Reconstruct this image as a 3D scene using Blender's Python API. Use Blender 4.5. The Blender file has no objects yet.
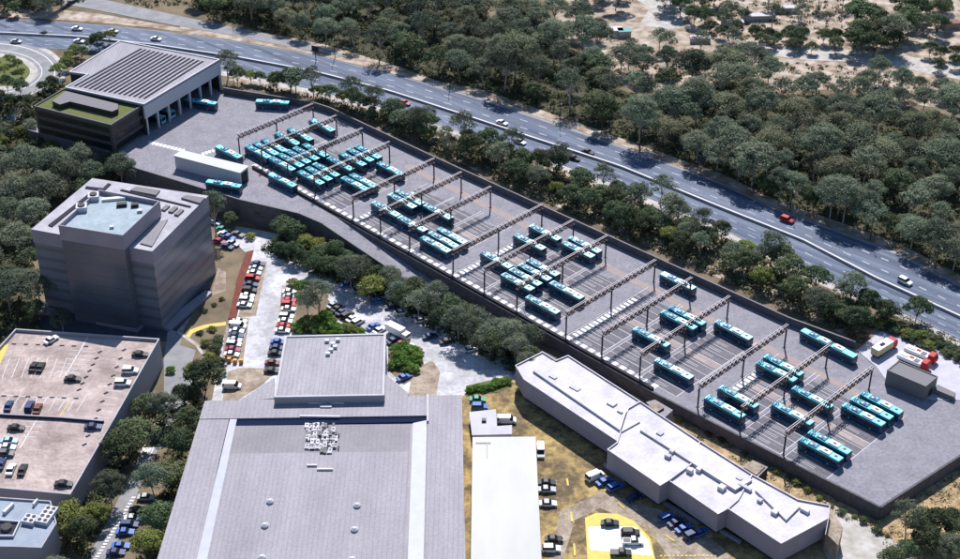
import bpy, bmesh, math, random
from mathutils import Vector
random.seed(7)
sc = bpy.context.scene
C = sc.collection

# ------------------------------------------------------------------ camera, sky, sun, exposure
F_PX, TH, CH = 1523.5, math.radians(32.907), 255.0
cam = bpy.data.cameras.new('camera'); camo = bpy.data.objects.new('camera', cam); C.objects.link(camo)
camo.location = (0, 0, CH); camo.rotation_euler = (math.pi/2-TH, 0, 0)
cam.sensor_width = 36; cam.lens = F_PX/960*36; cam.clip_end = 6000; cam.clip_start = 1
sc.camera = camo
SUN_EL, SUN_AZ = math.radians(50), math.radians(3)          # sun stands beyond the scene, a little right of straight ahead
w = bpy.data.worlds.new('World'); sc.world = w; w.use_nodes = True
nt = w.node_tree; bg = nt.nodes['Background']; sky = nt.nodes.new('ShaderNodeTexSky')
sky.sky_type = 'NISHITA'; sky.sun_disc = False; sky.sun_elevation = SUN_EL; sky.sun_rotation = SUN_AZ
nt.links.new(sky.outputs[0], bg.inputs[0]); bg.inputs[1].default_value = 0.09; sky.ozone_density = 7.0; sky.air_density = 1.3; sky.dust_density = .4
sl = bpy.data.lights.new('sun', 'SUN'); so = bpy.data.objects.new('sun', sl); C.objects.link(so)
sl.energy = 5.0; sl.angle = math.radians(0.5); sl.color = (1, .96, .93)
dv = Vector((-math.sin(SUN_AZ)*math.cos(SUN_EL), -math.cos(SUN_AZ)*math.cos(SUN_EL), -math.sin(SUN_EL)))
so.rotation_euler = dv.to_track_quat('-Z', 'Y').to_euler()
sc.view_settings.view_transform = 'Standard'; sc.view_settings.look = 'None'
sc.view_settings.exposure = 0.34; sc.view_settings.gamma = 1; sc.view_settings.use_curve_mapping = False

# ------------------------------------------------------------------ coordinates
PSI = math.radians(44.727)
UX, UY = math.cos(PSI), math.sin(PSI)          # u: along the gantries (away), v: along the yard (towards the right)
VX, VY = math.sin(PSI), -math.cos(PSI)
def P(u, v): return (u*UX+v*VX, u*UY+v*VY)
def UV(x, y): return (x*UX+y*UY, x*VX+y*VY)
def pw(t, pts):
    if t <= pts[0][0]: a, b = pts[0], pts[1]
    elif t >= pts[-1][0]: a, b = pts[-2], pts[-1]
    else:
        for a, b in zip(pts, pts[1:]):
            if a[0] <= t <= b[0]: break
    return a[1]+(b[1]-a[1])*(t-a[0])/(b[0]-a[0])
UB = [(-461, 230), (-419, 241), (-371, 254.7), (-345, 266), (-338, 271), (-206, 271), (-135, 275)]
def clamp(a, lo=0., hi=1.): return max(lo, min(hi, a))
def low(v): return -8+4.2*clamp((v+300)/60)
def gz(x, y):
    u, v = UV(x, y)
    s = max(min(u-pw(v, UB), -131-v), u-314)
    t = clamp(s/16); t = t*t*(3-2*t)
    return low(v)*(1-t)-0.15*t
def ray(px, py):
    X = (px-480)/F_PX; Y = -(py-279.5)/F_PX
    return X, math.cos(TH)+Y*math.sin(TH), -math.sin(TH)+Y*math.cos(TH)
def G(px, py, z=None):                          # where the line of sight meets height z (or the ground)
    dx, dy, dz = ray(px, py)
    if z is not None:
        t = (z-CH)/dz; return (dx*t, dy*t)
    zz = -4.
    for i in range(30):
        t = (zz-CH)/dz; n = gz(dx*t, dy*t); zz += (n-zz)*.5
    t = (zz-CH)/dz; return (dx*t, dy*t)
def GG(px, py, z=None):
    x, y = G(px, py, z); return (x, y, gz(x, y) if z is None else z)

# ------------------------------------------------------------------ materials
def mat(name, col, rough=.8, col2=None, scale=1., metal=0., fac=(.35, .65), spec=.3, bump=0., detail=6, wave=None, objvar=0., transl=0., streak=None, speck=0., sscale=1.4):
    m = bpy.data.materials.new(name); m.use_nodes = True
    n = m.node_tree; L = n.links; b = n.nodes['Principled BSDF']
    b.inputs['Roughness'].default_value = rough; b.inputs['Metallic'].default_value = metal
    b.inputs['Specular IOR Level'].default_value = spec
    tc = n.nodes.new('ShaderNodeTexCoord')
    out = None
    if col2 is not None:
        nz = n.nodes.new('ShaderNodeTexNoise'); nz.inputs['Scale'].default_value = scale; nz.inputs['Detail'].default_value = detail
        nz.inputs['Roughness'].default_value = .65
        if streak:
            vr = n.nodes.new('ShaderNodeMapping'); vr.vector_type = 'POINT'
            vr.inputs['Rotation'].default_value = (0, 0, streak[0])
            L.new(tc.outputs['Object'], vr.inputs['Vector'])
            vs_ = n.nodes.new('ShaderNodeMapping'); vs_.inputs['Scale'].default_value = (streak[1], streak[2], 1)
            L.new(vr.outputs[0], vs_.inputs['Vector']); L.new(vs_.outputs[0], nz.inputs['Vector'])
        else: L.new(tc.outputs['Object'], nz.inputs['Vector'])
        r = n.nodes.new('ShaderNodeMapRange'); r.inputs[1].default_value = fac[0]; r.inputs[2].default_value = fac[1]
        L.new(nz.outputs[0], r.inputs[0])
        mx = n.nodes.new('ShaderNodeMix'); mx.data_type = 'RGBA'
        mx.inputs[6].default_value = (*col, 1); mx.inputs[7].default_value = (*col2, 1)
        L.new(r.outputs[0], mx.inputs[0]); out = mx.outputs[2]
        if bump:
            bp = n.nodes.new('ShaderNodeBump'); bp.inputs['Strength'].default_value = bump; bp.inputs['Distance'].default_value = .3
            L.new(nz.outputs[0], bp.inputs['Height']); L.new(bp.outputs[0], b.inputs['Normal'])
    if wave:                                    # wave = (direction, period in m, dark colour factor, line width)
        ax, per, dark, lw = wave
        sp = n.nodes.new('ShaderNodeSeparateXYZ'); L.new(tc.outputs['Object'], sp.inputs[0])
        a = n.nodes.new('ShaderNodeMath'); a.operation = 'DIVIDE'; a.inputs[1].default_value = per; L.new(sp.outputs[ax], a.inputs[0])
        f = n.nodes.new('ShaderNodeMath'); f.operation = 'FRACT'; L.new(a.outputs[0], f.inputs[0])
        g = n.nodes.new('ShaderNodeMath'); g.operation = 'LESS_THAN'; g.inputs[1].default_value = lw; L.new(f.outputs[0], g.inputs[0])
        mx = n.nodes.new('ShaderNodeMix'); mx.data_type = 'RGBA'; mx.blend_type = 'MULTIPLY'
        L.new(g.outputs[0], mx.inputs[0])
        if out: L.new(out, mx.inputs[6])
        else: mx.inputs[6].default_value = (*col, 1)
        mx.inputs[7].default_value = (dark, dark, dark, 1); out = mx.outputs[2]
    if speck:
        n2 = n.nodes.new('ShaderNodeTexNoise'); n2.inputs['Scale'].default_value = sscale; n2.inputs['Detail'].default_value = 3
        L.new(tc.outputs['Object'], n2.inputs['Vector'])
        r2 = n.nodes.new('ShaderNodeMapRange'); r2.inputs[1].default_value = .3; r2.inputs[2].default_value = .7
        r2.inputs[3].default_value = 1-speck; r2.inputs[4].default_value = 1+speck; L.new(n2.outputs[0], r2.inputs[0])
        h2 = n.nodes.new('ShaderNodeHueSaturation'); L.new(r2.outputs[0], h2.inputs['Value'])
        if out: L.new(out, h2.inputs['Color'])
        else: h2.inputs['Color'].default_value = (*col, 1)
        out = h2.outputs[0]
    if objvar:
        oi = n.nodes.new('ShaderNodeObjectInfo'); hs = n.nodes.new('ShaderNodeHueSaturation')
        mr = n.nodes.new('ShaderNodeMapRange'); mr.inputs[3].default_value = 1-objvar; mr.inputs[4].default_value = 1+objvar
        L.new(oi.outputs['Random'], mr.inputs[0]); L.new(mr.outputs[0], hs.inputs['Value'])
        mh = n.nodes.new('ShaderNodeMapRange'); mh.inputs[3].default_value = .5-objvar*.09; mh.inputs[4].default_value = .5+objvar*.07
        fr = n.nodes.new('ShaderNodeMath'); fr.operation = 'FRACT'; mu = n.nodes.new('ShaderNodeMath'); mu.operation = 'MULTIPLY'; mu.inputs[1].default_value = 7.31
        L.new(oi.outputs['Random'], mu.inputs[0]); L.new(mu.outputs[0], fr.inputs[0]); L.new(fr.outputs[0], mh.inputs[0]); L.new(mh.outputs[0], hs.inputs['Hue'])
        if out: L.new(out, hs.inputs['Color'])
        else: hs.inputs['Color'].default_value = (*col, 1)
        out = hs.outputs[0]
    if out: L.new(out, b.inputs['Base Color'])
    else: b.inputs['Base Color'].default_value = (*col, 1)
    if transl:
        t = n.nodes.new('ShaderNodeBsdfTranslucent'); ms = n.nodes.new('ShaderNodeMixShader'); ms.inputs[0].default_value = transl
        if out: L.new(out, t.inputs[0])
        else: t.inputs[0].default_value = (*col, 1)
        L.new(b.outputs[0], ms.inputs[1]); L.new(t.outputs[0], ms.inputs[2]); L.new(ms.outputs[0], n.nodes['Material Output'].inputs[0])
    return m
M = {}
def dm(key, *a, **k): M[key] = mat(key, *a, **k)
dm('soil', (.22, .165, .11), .95, (.10, .085, .055), .09, bump=.4)
dm('sand', (.50, .425, .36), .95, (.22, .16, .11), .2, fac=(.40, .60), bump=.7, detail=14, speck=.2, sscale=.8)
dm('bank', (.50, .36, .20), .95, (.24, .17, .095), .25, fac=(.36, .62), bump=.5, detail=12, speck=.25)
dm('tarmac_shaded', (.05, .055, .075), .9, (.075, .08, .10), .3)  # forecourt asphalt, with the shade round the tower foot put into its dark tone
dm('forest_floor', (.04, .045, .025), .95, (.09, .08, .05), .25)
dm('asphalt', (.048, .066, .112), .75, (.185, .222, .305), .22, fac=(.37, .74), detail=9, streak=(math.radians(40), .05, 1.5), speck=.12)
dm('asphalt_old', (.20, .20, .215), .85, (.28, .28, .29), .2)
dm('yard', (.19, .183, .212), .85, (.27, .26, .295), .22, fac=(.3, .7), detail=12, speck=.17, sscale=1.1)
dm('yard_bay', (.10, .094, .112), .85, (.18, .168, .192), .45, fac=(.3, .7), detail=10, streak=(math.radians(45.3), .15, 1.2), speck=.2)
dm('pink', (.34, .27, .25), .85, (.28, .235, .23), .6)
dm('pale_concrete', (.62, .61, .65), .85, (.36, .355, .37), .12, fac=(.34, .60), detail=14, speck=.15, sscale=.9)
dm('slab', (.52, .51, .56), .8, (.42, .41, .46), .3)
dm('verge', (.52, .50, .48), .9, (.33, .30, .26), .3, fac=(.35, .65), detail=10)
dm('dirt_lot', (.44, .315, .125), .9, (.13, .095, .055), .16, fac=(.38, .58), detail=14, speck=.28, sscale=.8)
dm('brown_lot', (.40, .33, .26), .9, (.22, .17, .13), .25, fac=(.38, .6), detail=12, speck=.2)
dm('brick_red', (.20, .055, .04), .9, (.12, .04, .03), .8)
dm('paint', (.72, .72, .72), .7, (.55, .55, .55), 1.5)
dm('paint_thin', (.66, .66, .68), .7)
dm('lane_paint', (.42, .43, .46), .8, (.28, .30, .34), .8)
dm('yellow', (.70, .55, .10), .7, (.5, .42, .12), .8)
dm('pad_white', (.74, .73, .70), .7, (.6, .6, .57), .6)
dm('wall_dark', (.12, .115, .125), .9, (.085, .08, .09), .5, speck=.15)
dm('wall_top', (.20, .19, .20), .9)
dm('roof_grey', (.31, .295, .335), .6, (.23, .215, .25), .2, detail=12, streak=(0, 1, .3), wave=(0, 1.2, .80, .2), speck=.1)
dm('roof_light', (.46, .45, .49), .6, (.38, .37, .41), .2)
dm('roof_white', (.52, .52, .495), .6, (.42, .42, .405), .05, streak=(0, 1, .3))
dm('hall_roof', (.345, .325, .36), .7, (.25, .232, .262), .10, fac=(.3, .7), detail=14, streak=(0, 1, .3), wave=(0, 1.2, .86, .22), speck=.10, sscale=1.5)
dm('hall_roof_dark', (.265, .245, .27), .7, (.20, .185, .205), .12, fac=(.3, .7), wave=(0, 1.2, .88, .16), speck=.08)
dm('skylight', (.40, .41, .50), .5, (.35, .36, .45), .3)
dm('gutter', (.012, .018, .05), .95, spec=.05)
dm('membrane', (.62, .585, .625), .75, (.45, .425, .46), .16, fac=(.36, .66), detail=14, speck=.08)
dm('facade_grey', (.31, .285, .34), .7, (.27, .25, .30), .3, wave=(2, .6, .92, .1))
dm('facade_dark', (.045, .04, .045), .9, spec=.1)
dm('hall_wall', (.30, .29, .32), .7)
dm('white_metal', (.52, .51, .55), .55)
dm('solar', (.010, .012, .024), .75, spec=.1)
dm('green_roof', (.09, .12, .03), .95, (.14, .14, .06), .8, bump=.5)
dm('slate', (.06, .056, .055), .6, (.095, .09, .085), 1.2, wave=(2, 1.35, .45, .12))
dm('screen_grey', (.16, .15, .16), .7)
dm('tower_glass', (.10, .106, .132), .22, (.13, .136, .165), .06, spec=.5, wave=(2, 3.6, .88, .14), detail=4)
dm('tower_glass_dark', (.165, .17, .205), .22, (.20, .205, .24), .05, spec=.5, wave=(2, 3.6, .74, .35), detail=4)
dm('tower_screen', (.31, .285, .34), .5, (.25, .23, .28), .12)
dm('tower_roof', (.44, .43, .47), .7, (.30, .29, .33), .17, detail=9)
dm('plant_floor', (.34, .41, .46), .7, (.24, .30, .345), .35, detail=10)
dm('dark_metal', (.035, .03, .035), .5)
dm('plant_dark', (.045, .045, .06), .9, spec=.05)
dm('deck', (.50, .405, .375), .85, (.25, .195, .18), .11, fac=(.36, .64), detail=14, speck=.18, sscale=.9)
dm('blue_roof', (.26, .31, .38), .5, (.20, .245, .31), .4, wave=(1, .8, .88, .12))
dm('steel_rust', (.20, .085, .08), .6, (.07, .035, .04), 1.5)
dm('steel_dark', (.035, .025, .035), .55)
dm('steel_lit_edge', (.62, .55, .56), .5)  # pale tone of the top chords: sunlit upper edge put into the colour
dm('bus_teal', (.12, .60, .70), .4, (.19, .68, .73), .8, spec=.4, objvar=.14)
dm('bus_aqua', (.36, .76, .78), .4, (.46, .83, .83), .8, spec=.4, objvar=.12)
dm('bus_blue', (.010, .11, .22), .35)
dm('bus_navy', (.006, .05, .12), .3, spec=.5)
dm('bus_pod', (.62, .70, .66), .5)
dm('bus_white', (.75, .8, .8), .4)
dm('black', (.012, .012, .014), .5)
dm('glass', (.012, .016, .022), .25, spec=.35)
dm('tyre', (.015, .015, .015), .9)
dm('lamp', (.8, .78, .7), .2)
dm('lamp_red', (.35, .02, .02), .3)
for k, c in dict(white=(.78, .78, .78), silver=(.42, .44, .46), black=(.015, .016, .02), red=(.42, .02, .025), navy=(.02, .04, .13), blue=(.04, .13, .42), crimson=(.28, .01, .06), brown=(.16, .045, .03), teal=(.05, .26, .28), lightblue=(.35, .5, .6), orange=(.6, .28, .08), cream=(.60, .50, .26), green=(.06, .3, .18), grey=(.12, .125, .14)).items():
    dm('car_'+k, c, .5, spec=.25)
dm('trunk', (.50, .46, .40), .9, (.28, .25, .21), 2.)
dm('trunk_dark', (.11, .085, .065), .9)
dm('leaf_euc', (.160, .195, .128), .8, objvar=.42, transl=.28)
dm('leaf_euc_dry', (.205, .215, .125), .8, objvar=.3, transl=.25)
dm('leaf_dark', (.088, .122, .056), .8, objvar=.45, transl=.25)
dm('leaf_bright', (.11, .22, .03), .7, objvar=.15, transl=.3)
dm('leaf_yellow', (.18, .215, .05), .7, objvar=.25, transl=.25)
dm('under', (.055, .085, .03), .85, (.10, .10, .045), .12, transl=.1)
dm('under_dry', (.19, .165, .085), .85, (.085, .10, .045), .2, transl=.1)

# ------------------------------------------------------------------ mesh builder
class MB:
    def __init__(s): s.v = []; s.f = []; s.m = []; s.mats = []
    def mi(s, m):
        if m not in s.mats: s.mats.append(m)
        return s.mats.index(m)
    def face(s, pts, m):
        i = len(s.v); s.v += [tuple(p) for p in pts]; s.f.append(tuple(range(i, i+len(pts)))); s.m.append(s.mi(m))
    def prism(s, pts, z0, z1, side, top=None, bottom=False):
        top = top or side; n = len(pts)
        A = sum(pts[i][0]*pts[(i+1) % n][1]-pts[(i+1) % n][0]*pts[i][1] for i in range(n))
        if A < 0: pts = pts[::-1]
        i = len(s.v); s.v += [(p[0], p[1], z0) for p in pts]+[(p[0], p[1], z1) for p in pts]
        a = s.mi(side)
        for k in range(n):
            j = (k+1) % n; s.f.append((i+k, i+j, i+n+j, i+n+k)); s.m.append(a)
        s.f.append(tuple(range(i+n, i+2*n))); s.m.append(s.mi(top))
        if bottom: s.f.append(tuple(range(i+n-1, i-1, -1))); s.m.append(a)
    def box(s, c, d, m, rz=0., top=None):                      # centre of the base, full sizes
        co, si = math.cos(rz), math.sin(rz); x, y = d[0]/2, d[1]/2
        s.prism([(c[0]+a*co-b*si, c[1]+a*si+b*co) for a, b in ((-x, -y), (x, -y), (x, y), (-x, y))], c[2], c[2]+d[2], m, top, True)
    def bar(s, a, b, w, m, h=None):
        a = Vector(a); b = Vector(b); d = (b-a).normalized(); h = h or w
        up = Vector((0, 0, 1)) if abs(d.z) < .95 else Vector((1, 0, 0))
        r = d.cross(up).normalized()*(w/2); t = r.cross(d).normalized()*(h/2)
        q = [a-r-t, a+r-t, a+r+t, a-r+t]; e = [x+(b-a) for x in q]
        for k in range(4):
            j = (k+1) % 4; s.face([q[k], q[j], e[j], e[k]], m)
        s.face(q[::-1], m); s.face(e, m)
    def cyl(s, c, r, h, m, n=12, axis='z', top=None, r2=None):
        r2 = r if r2 is None else r2
        def pt(k, rr, t):
            a = 2*math.pi*k/n; x, y = rr*math.cos(a), rr*math.sin(a)
            if axis == 'z': return (c[0]+x, c[1]+y, c[2]+t)
            return (c[0]+x, c[1]+t, c[2]+y)
        lo = [pt(k, r, 0) for k in range(n)]; hi = [pt(k, r2, h) for k in range(n)]
        for k in range(n):
            j = (k+1) % n; s.face([lo[k], lo[j], hi[j], hi[k]], m)
        s.face(hi, top or m); s.face(lo[::-1], m)
    def tube(s, pts, rads, m, n=6):
        pts = [Vector(p) for p in pts]; rings = []
        for i, p in enumerate(pts):
            d = (pts[min(i+1, len(pts)-1)]-pts[max(i-1, 0)]).normalized()
            r = d.cross(Vector((.37, .9, .1))).normalized(); t = d.cross(r)
            rings.append([p+(r*math.cos(2*math.pi*k/n)+t*math.sin(2*math.pi*k/n))*rads[i] for k in range(n)])
        b = len(s.v); a = s.mi(m)
        for q in rings: s.v += [tuple(x) for x in q]
        for i in range(len(rings)-1):
            for k in range(n):
                j = (k+1) % n; s.f.append((b+i*n+k, b+i*n+j, b+(i+1)*n+j, b+(i+1)*n+k)); s.m.append(a)
        s.f.append(tuple(b+(len(rings)-1)*n+k for k in range(n))); s.m.append(a)
    def mesh(s, name, origin=(0, 0, 0), smooth=False):
        me = bpy.data.meshes.new(name); o = origin
        me.from_pydata([(v[0]-o[0], v[1]-o[1], v[2]-o[2]) for v in s.v], [], s.f)
        for m in s.mats: me.materials.append(M[m])
        me.polygons.foreach_set('material_index', s.m)
        if smooth: me.polygons.foreach_set('use_smooth', [True]*len(s.f))
        me.update(); return me
def tag(o, label=None, cat=None, group=None, kind=None):
    if label: o['label'] = label
    if cat: o['category'] = cat
    if group: o['group'] = group
    if kind: o['kind'] = kind
    return o
def link(name, me, parent=None, loc=(0, 0, 0), rot=None):
    o = bpy.data.objects.new(name, me); C.objects.link(o); o.location = loc
    if parent: o.parent = parent
    if rot: o.rotation_euler = rot
    return o
def thing(name, loc, label, cat, group=None, rz=0.):
    o = link(name, None, None, loc); o.rotation_euler = (0, 0, rz); o.empty_display_size = .5
    return tag(o, label, cat, group)
def part(name, mb, root, smooth=False):          # mb in world coordinates, root unrotated and unscaled
    return link(name, mb.mesh(name, root.location if root.parent is None else root.matrix_world.translation, smooth), root)
def sub(name, mb, par, root, smooth=False):      # sub-part: parent sits at the root's origin
    return link(name, mb.mesh(name, root.location, smooth), par)
def single(name, mb, loc, label, cat, group=None, smooth=False):
    return tag(link(name, mb.mesh(name, loc, smooth), None, loc), label, cat, group)
def structure(name, mb): return tag(link(name, mb.mesh(name)), kind='structure')
def offset(pts, d):                             # inset (d > 0) of a polygon
    n = len(pts); A = sum(pts[i][0]*pts[(i+1) % n][1]-pts[(i+1) % n][0]*pts[i][1] for i in range(n)); s = 1 if A > 0 else -1
    out = []
    for i in range(n):
        p0, p1, p2 = Vector(pts[i-1][:2]), Vector(pts[i][:2]), Vector(pts[(i+1) % n][:2])
        a = (p1-p0).normalized(); b = (p2-p1).normalized()
        na = Vector((-a.y, a.x))*s; nb = Vector((-b.y, b.x))*s; k = na+nb
        k = k/max(.35, k.length_squared)*2; out.append((p1.x+k.x*d, p1.y+k.y*d))
    return out
def parapet(mb, pts, z, h, t, m, side=None):
    q = offset(pts, t); n = len(pts)
    for i in range(n):
        j = (i+1) % n
        mb.face([(*pts[i], z+h), (*pts[j], z+h), (*q[j], z+h), (*q[i], z+h)], m)
        mb.face([(*pts[i], z), (*pts[j], z), (*pts[j], z+h), (*pts[i], z+h)], side or m)
        mb.face([(*q[j], z), (*q[i], z), (*q[i], z+h), (*q[j], z+h)], side or m)
def lerp2(a, b, t): return (a[0]+(b[0]-a[0])*t, a[1]+(b[1]-a[1])*t)
def quadpt(q, s, t):                            # bilinear point in a quad a,b,c,d: s along a->b, t along a->d
    return lerp2(lerp2(q[0], q[1], s), lerp2(q[3], q[2], s), t)

# ------------------------------------------------------------------ ground
def build_ground():
    x0, x1, y0, y1, st = -700, 700, 100, 1600, 5
    nx = (x1-x0)//st+1; ny = (y1-y0)//st+1
    vs = [(x0+i*st, y0+j*st, gz(x0+i*st, y0+j*st)) for j in range(ny) for i in range(nx)]
    fs = [(j*nx+i, j*nx+i+1, (j+1)*nx+i+1, (j+1)*nx+i) for j in range(ny-1) for i in range(nx-1)]
    me = bpy.data.meshes.new('ground'); me.from_pydata(vs, [], fs); me.materials.append(M['soil'])
    tag(link('ground', me), kind='structure')
build_ground()
def drape(name, polys, m, dz, px=True, z=None, keep=True):
    """flat sheet(s) laid over the ground; polygons in picture points or ground points"""
    bm = bmesh.new()
    for pl in polys:
        pts = [G(*p) if px else p for p in pl]
        bm.faces.new([bm.verts.new((a[0], a[1], 0)) for a in pts])
    bm.normal_update()
    if z is None:
        xs = [v.co.x for v in bm.verts]; ys = [v.co.y for v in bm.verts]
        for ax, lo, hi in ((0, min(xs), max(xs)), (1, min(ys), max(ys))):
            k = math.floor(lo/5)*5+5
            while k < hi:
                co = (k, 0, 0) if ax == 0 else (0, k, 0); no = (1, 0, 0) if ax == 0 else (0, 1, 0)
                bmesh.ops.bisect_plane(bm, geom=bm.verts[:]+bm.edges[:]+bm.faces[:], plane_co=co, plane_no=no, dist=1e-5)
                k += 5
    bmesh.ops.triangulate(bm, faces=bm.faces[:])
    for v in bm.verts: v.co.z = (gz(v.co.x, v.co.y) if z is None else z)+dz
    for f in bm.faces:
        if f.normal.z < 0: f.normal_flip()
    me = bpy.data.meshes.new(name); bm.to_mesh(me); bm.free(); me.materials.append(M[m])
    o = link(name, me)
    if keep: tag(o, kind='structure')
    return o

T = [(-60, 10), (0, 19), (60, 22), (112, 26), (160, 31), (240, 42), (315, 55), (400, 76), (480, 98), (590, 135), (610, 142), (720, 182), (770, 206), (895, 251), (960, 284), (1040, 322)]
MD = [(-60, 31), (0, 34), (80, 38), (160, 47), (240, 59), (315, 73), (390, 92.5), (475, 120), (535, 140), (620, 167.5), (720, 208.5), (802, 241), (875, 279), (960, 318), (1040, 355)]
B = [(-60, 46), (0, 47), (80, 50), (160, 60), (240, 74), (315, 90), (390, 110), (480, 138), (540, 157), (620, 186), (720, 228), (820, 278), (895, 309), (960, 340), (1040, 378)]
def hw(x, f):                                   # f: 0 top edge, 1 median, 2 bottom edge
    t, m, b = pw(x, T), pw(x, MD), pw(x, B)
    return (x, t+(m-t)*f) if f <= 1 else (x, m+(b-m)*(f-1))
def band(f0, f1, x0, x1, step=12):
    xs = [x0+(x1-x0)*i/max(1, round((x1-x0)/step)) for i in range(max(1, round((x1-x0)/step))+1)]
    return [[hw(a, f0), hw(b, f0), hw(b, f1), hw(a, f1)] for a, b in zip(xs, xs[1:])]
def ribbon_polys(top, bot, x0, x1, step=10):
    n = max(1, round((x1-x0)/step)); xs = [x0+(x1-x0)*i/n for i in range(n+1)]
    return [[(a, pw(a, top)), (b, pw(b, top)), (b, pw(b, bot)), (a, pw(a, bot))] for a, b in zip(xs, xs[1:])]

# sandy verges, forest floor, clearing
FOREST = [(186, -12), (470, -12), (480, 5), (500, 28), (560, 44), (592, 58), (600, 82), (640, 97), (700, 90), (745, 78), (780, 96), (850, 94), (900, 108), (960, 118), (1010, 120), (1030, 308), (960, 275), (900, 244), (850, 226), (780, 202), (720, 173), (650, 149), (590, 127), (480, 89), (440, 82), (400, 67), (330, 46), (260, 31), (205, 15)]
drape('sandy_verge', ribbon_polys([(x, y-13) for x, y in T], [(x, y-0.4) for x, y in T], 180, 1030), 'sand', .05)
drape('sandy_clearing', [[(560, -25), (1060, -25), (1060, 135), (960, 112), (900, 102), (850, 90), (780, 90), (745, 74), (700, 86), (640, 92), (604, 78), (596, 54), (565, 38), (548, 0)]], 'sand', .05)
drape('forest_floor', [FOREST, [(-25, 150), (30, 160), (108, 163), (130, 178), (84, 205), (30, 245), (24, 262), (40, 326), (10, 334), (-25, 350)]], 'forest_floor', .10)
drape('gravel_track', [[(615, -12), (668, -12), (690, 12), (682, 24), (668, 32), (640, 24), (650, 8)], [(745, 40), (790, 48), (850, 50), (905, 56), (960, 66), (1010, 78), (1010, 90), (950, 78), (900, 68), (850, 62), (800, 60), (750, 52)]], 'verge', .10)
BANKG = [P(270, -215), P(270, -206), P(273.8, -134.5), P(306, -131), P(306, -95), P(240, -95), P(243, -140), P(256, -150), P(259, -200), P(262, -222)]
drape('bank', [BANKG], 'bank', .07, px=False)
drape('planting_soil', [[(226, 80), (250, 76), (315, 94), (390, 115), (480, 143), (620, 192), (720, 236), (820, 290), (880, 318), (960, 352), (960, 364), (882, 331), (858, 342), (790, 309), (700, 270), (600, 226), (434, 152), (334, 105), (312, 98)]], 'sand', .045)
# highway
drape('highway', band(0, 1, -60, 1040)+band(1, 2, -60, 1040), 'asphalt', .06)
drape('footpath', ribbon_polys([(x, y+.3) for x, y in B], [(x, y+5+(x > 600)*2) for x, y in B], 150, 1040), 'verge', .09)
drape('slip_road', ribbon_polys([(50, -14), (100, -1), (160, 12), (240, 29), (300, 42), (345, 55)], [(50, 2), (100, 11), (160, 23), (240, 37), (300, 49), (345, 57)], 50, 345), 'asphalt_old', .12)
drape('sandy_island', ribbon_polys([(0, 8), (60, 10), (100, 14), (160, 24.5), (230, 37), (240, 38)], [(0, 17), (60, 20), (112, 24), (160, 29), (230, 40), (240, 41)], 0, 238), 'sand', .09)
lm = []
for f in (.34, .66, 1.36, 1.68):
    x = -50
    while x < 1030:
        lm.append([hw(x, f-.017), hw(x+7.5, f-.017), hw(x+7.5, f+.017), hw(x, f+.017)]); x += 19
for f in (.035, .955, 1.06, 1.94):
    for s in range(-60, 1030, 20): lm.append([hw(s, f-.008), hw(s+20, f-.008), hw(s+20, f+.008), hw(s, f+.008)])
drape('lane_markings', lm, 'lane_paint', .075)
drape('shoulder', band(.0, .09, 430, 1040), 'asphalt_old', .07)

def ribbon_wall(name, pts, w, h, m, label, cat, z=None, z0=None, top=None):
    mb = MB()
    for a, b in zip(pts, pts[1:]):
        za = (gz(*a) if z is None else z); zb = (gz(*b) if z is None else z)
        d = Vector((b[0]-a[0], b[1]-a[1])).normalized(); n = Vector((-d.y, d.x))*w/2; lo = -.2 if z0 is None else z0-z
        q = [(a[0]-n.x, a[1]-n.y, za), (b[0]-n.x, b[1]-n.y, zb), (b[0]+n.x, b[1]+n.y, zb), (a[0]+n.x, a[1]+n.y, za)]
        L = [(x, y, c+lo) for x, y, c in q]; H = [(x, y, c+h) for x, y, c in q]
        for k in range(4):
            j = (k+1) % 4; mb.face([L[k], L[j], H[j], H[k]], m)
        mb.face(H, top or m)
    c = pts[len(pts)//2]; o = (c[0], c[1], gz(*c) if z is None else z)
    return single(name, mb, o, label, cat)
ribbon_wall('median_barrier', [G(*hw(x, 1.0)) for x in range(-60, 1041, 12)], .7, .9, 'verge', 'long low concrete barrier down the middle of the highway', 'barrier', top='white_metal')

# ring road upper left
def arc(cx, cy, rx, ry, a0, a1, n=20): return [(cx+rx*math.cos(math.radians(a0+(a1-a0)*i/n)), cy+ry*math.sin(math.radians(a0+(a1-a0)*i/n))) for i in range(n+1)]
out_ = arc(-6, 72, 67, 31, -92, 86); inn = arc(-8, 72, 46, 19, -92, 86)
def ring(a, b): return [[a[i], a[i+1], b[i+1], b[i]] for i in range(len(a)-1)]
drape('ring_road_verge', ring(arc(-6, 72, 72, 34, -92, 86), arc(-8, 72, 38, 15, -92, 86)), 'verge', .05)
drape('ring_road', ring(out_, inn), 'asphalt_old', .08)
drape('ring_road_markings', ring(arc(-6.5, 72, 62, 28.4, -92, 86), arc(-6.5, 72, 61, 27.8, -92, 86))+ring(arc(-7.5, 72, 50, 21.6, -92, 86), arc(-7.5, 72, 49.2, 21.1, -92, 86)), 'paint', .10)
drape('grass_island', [arc(-8, 72, 38, 15, 0, 350, 24)], 'green_roof', .08)
drape('service_lane', [[(0, 118), (36, 104), (36, 112), (0, 130)], [(0, 133), (34, 122), (34, 127), (0, 140)]], 'verge', .06)

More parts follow.
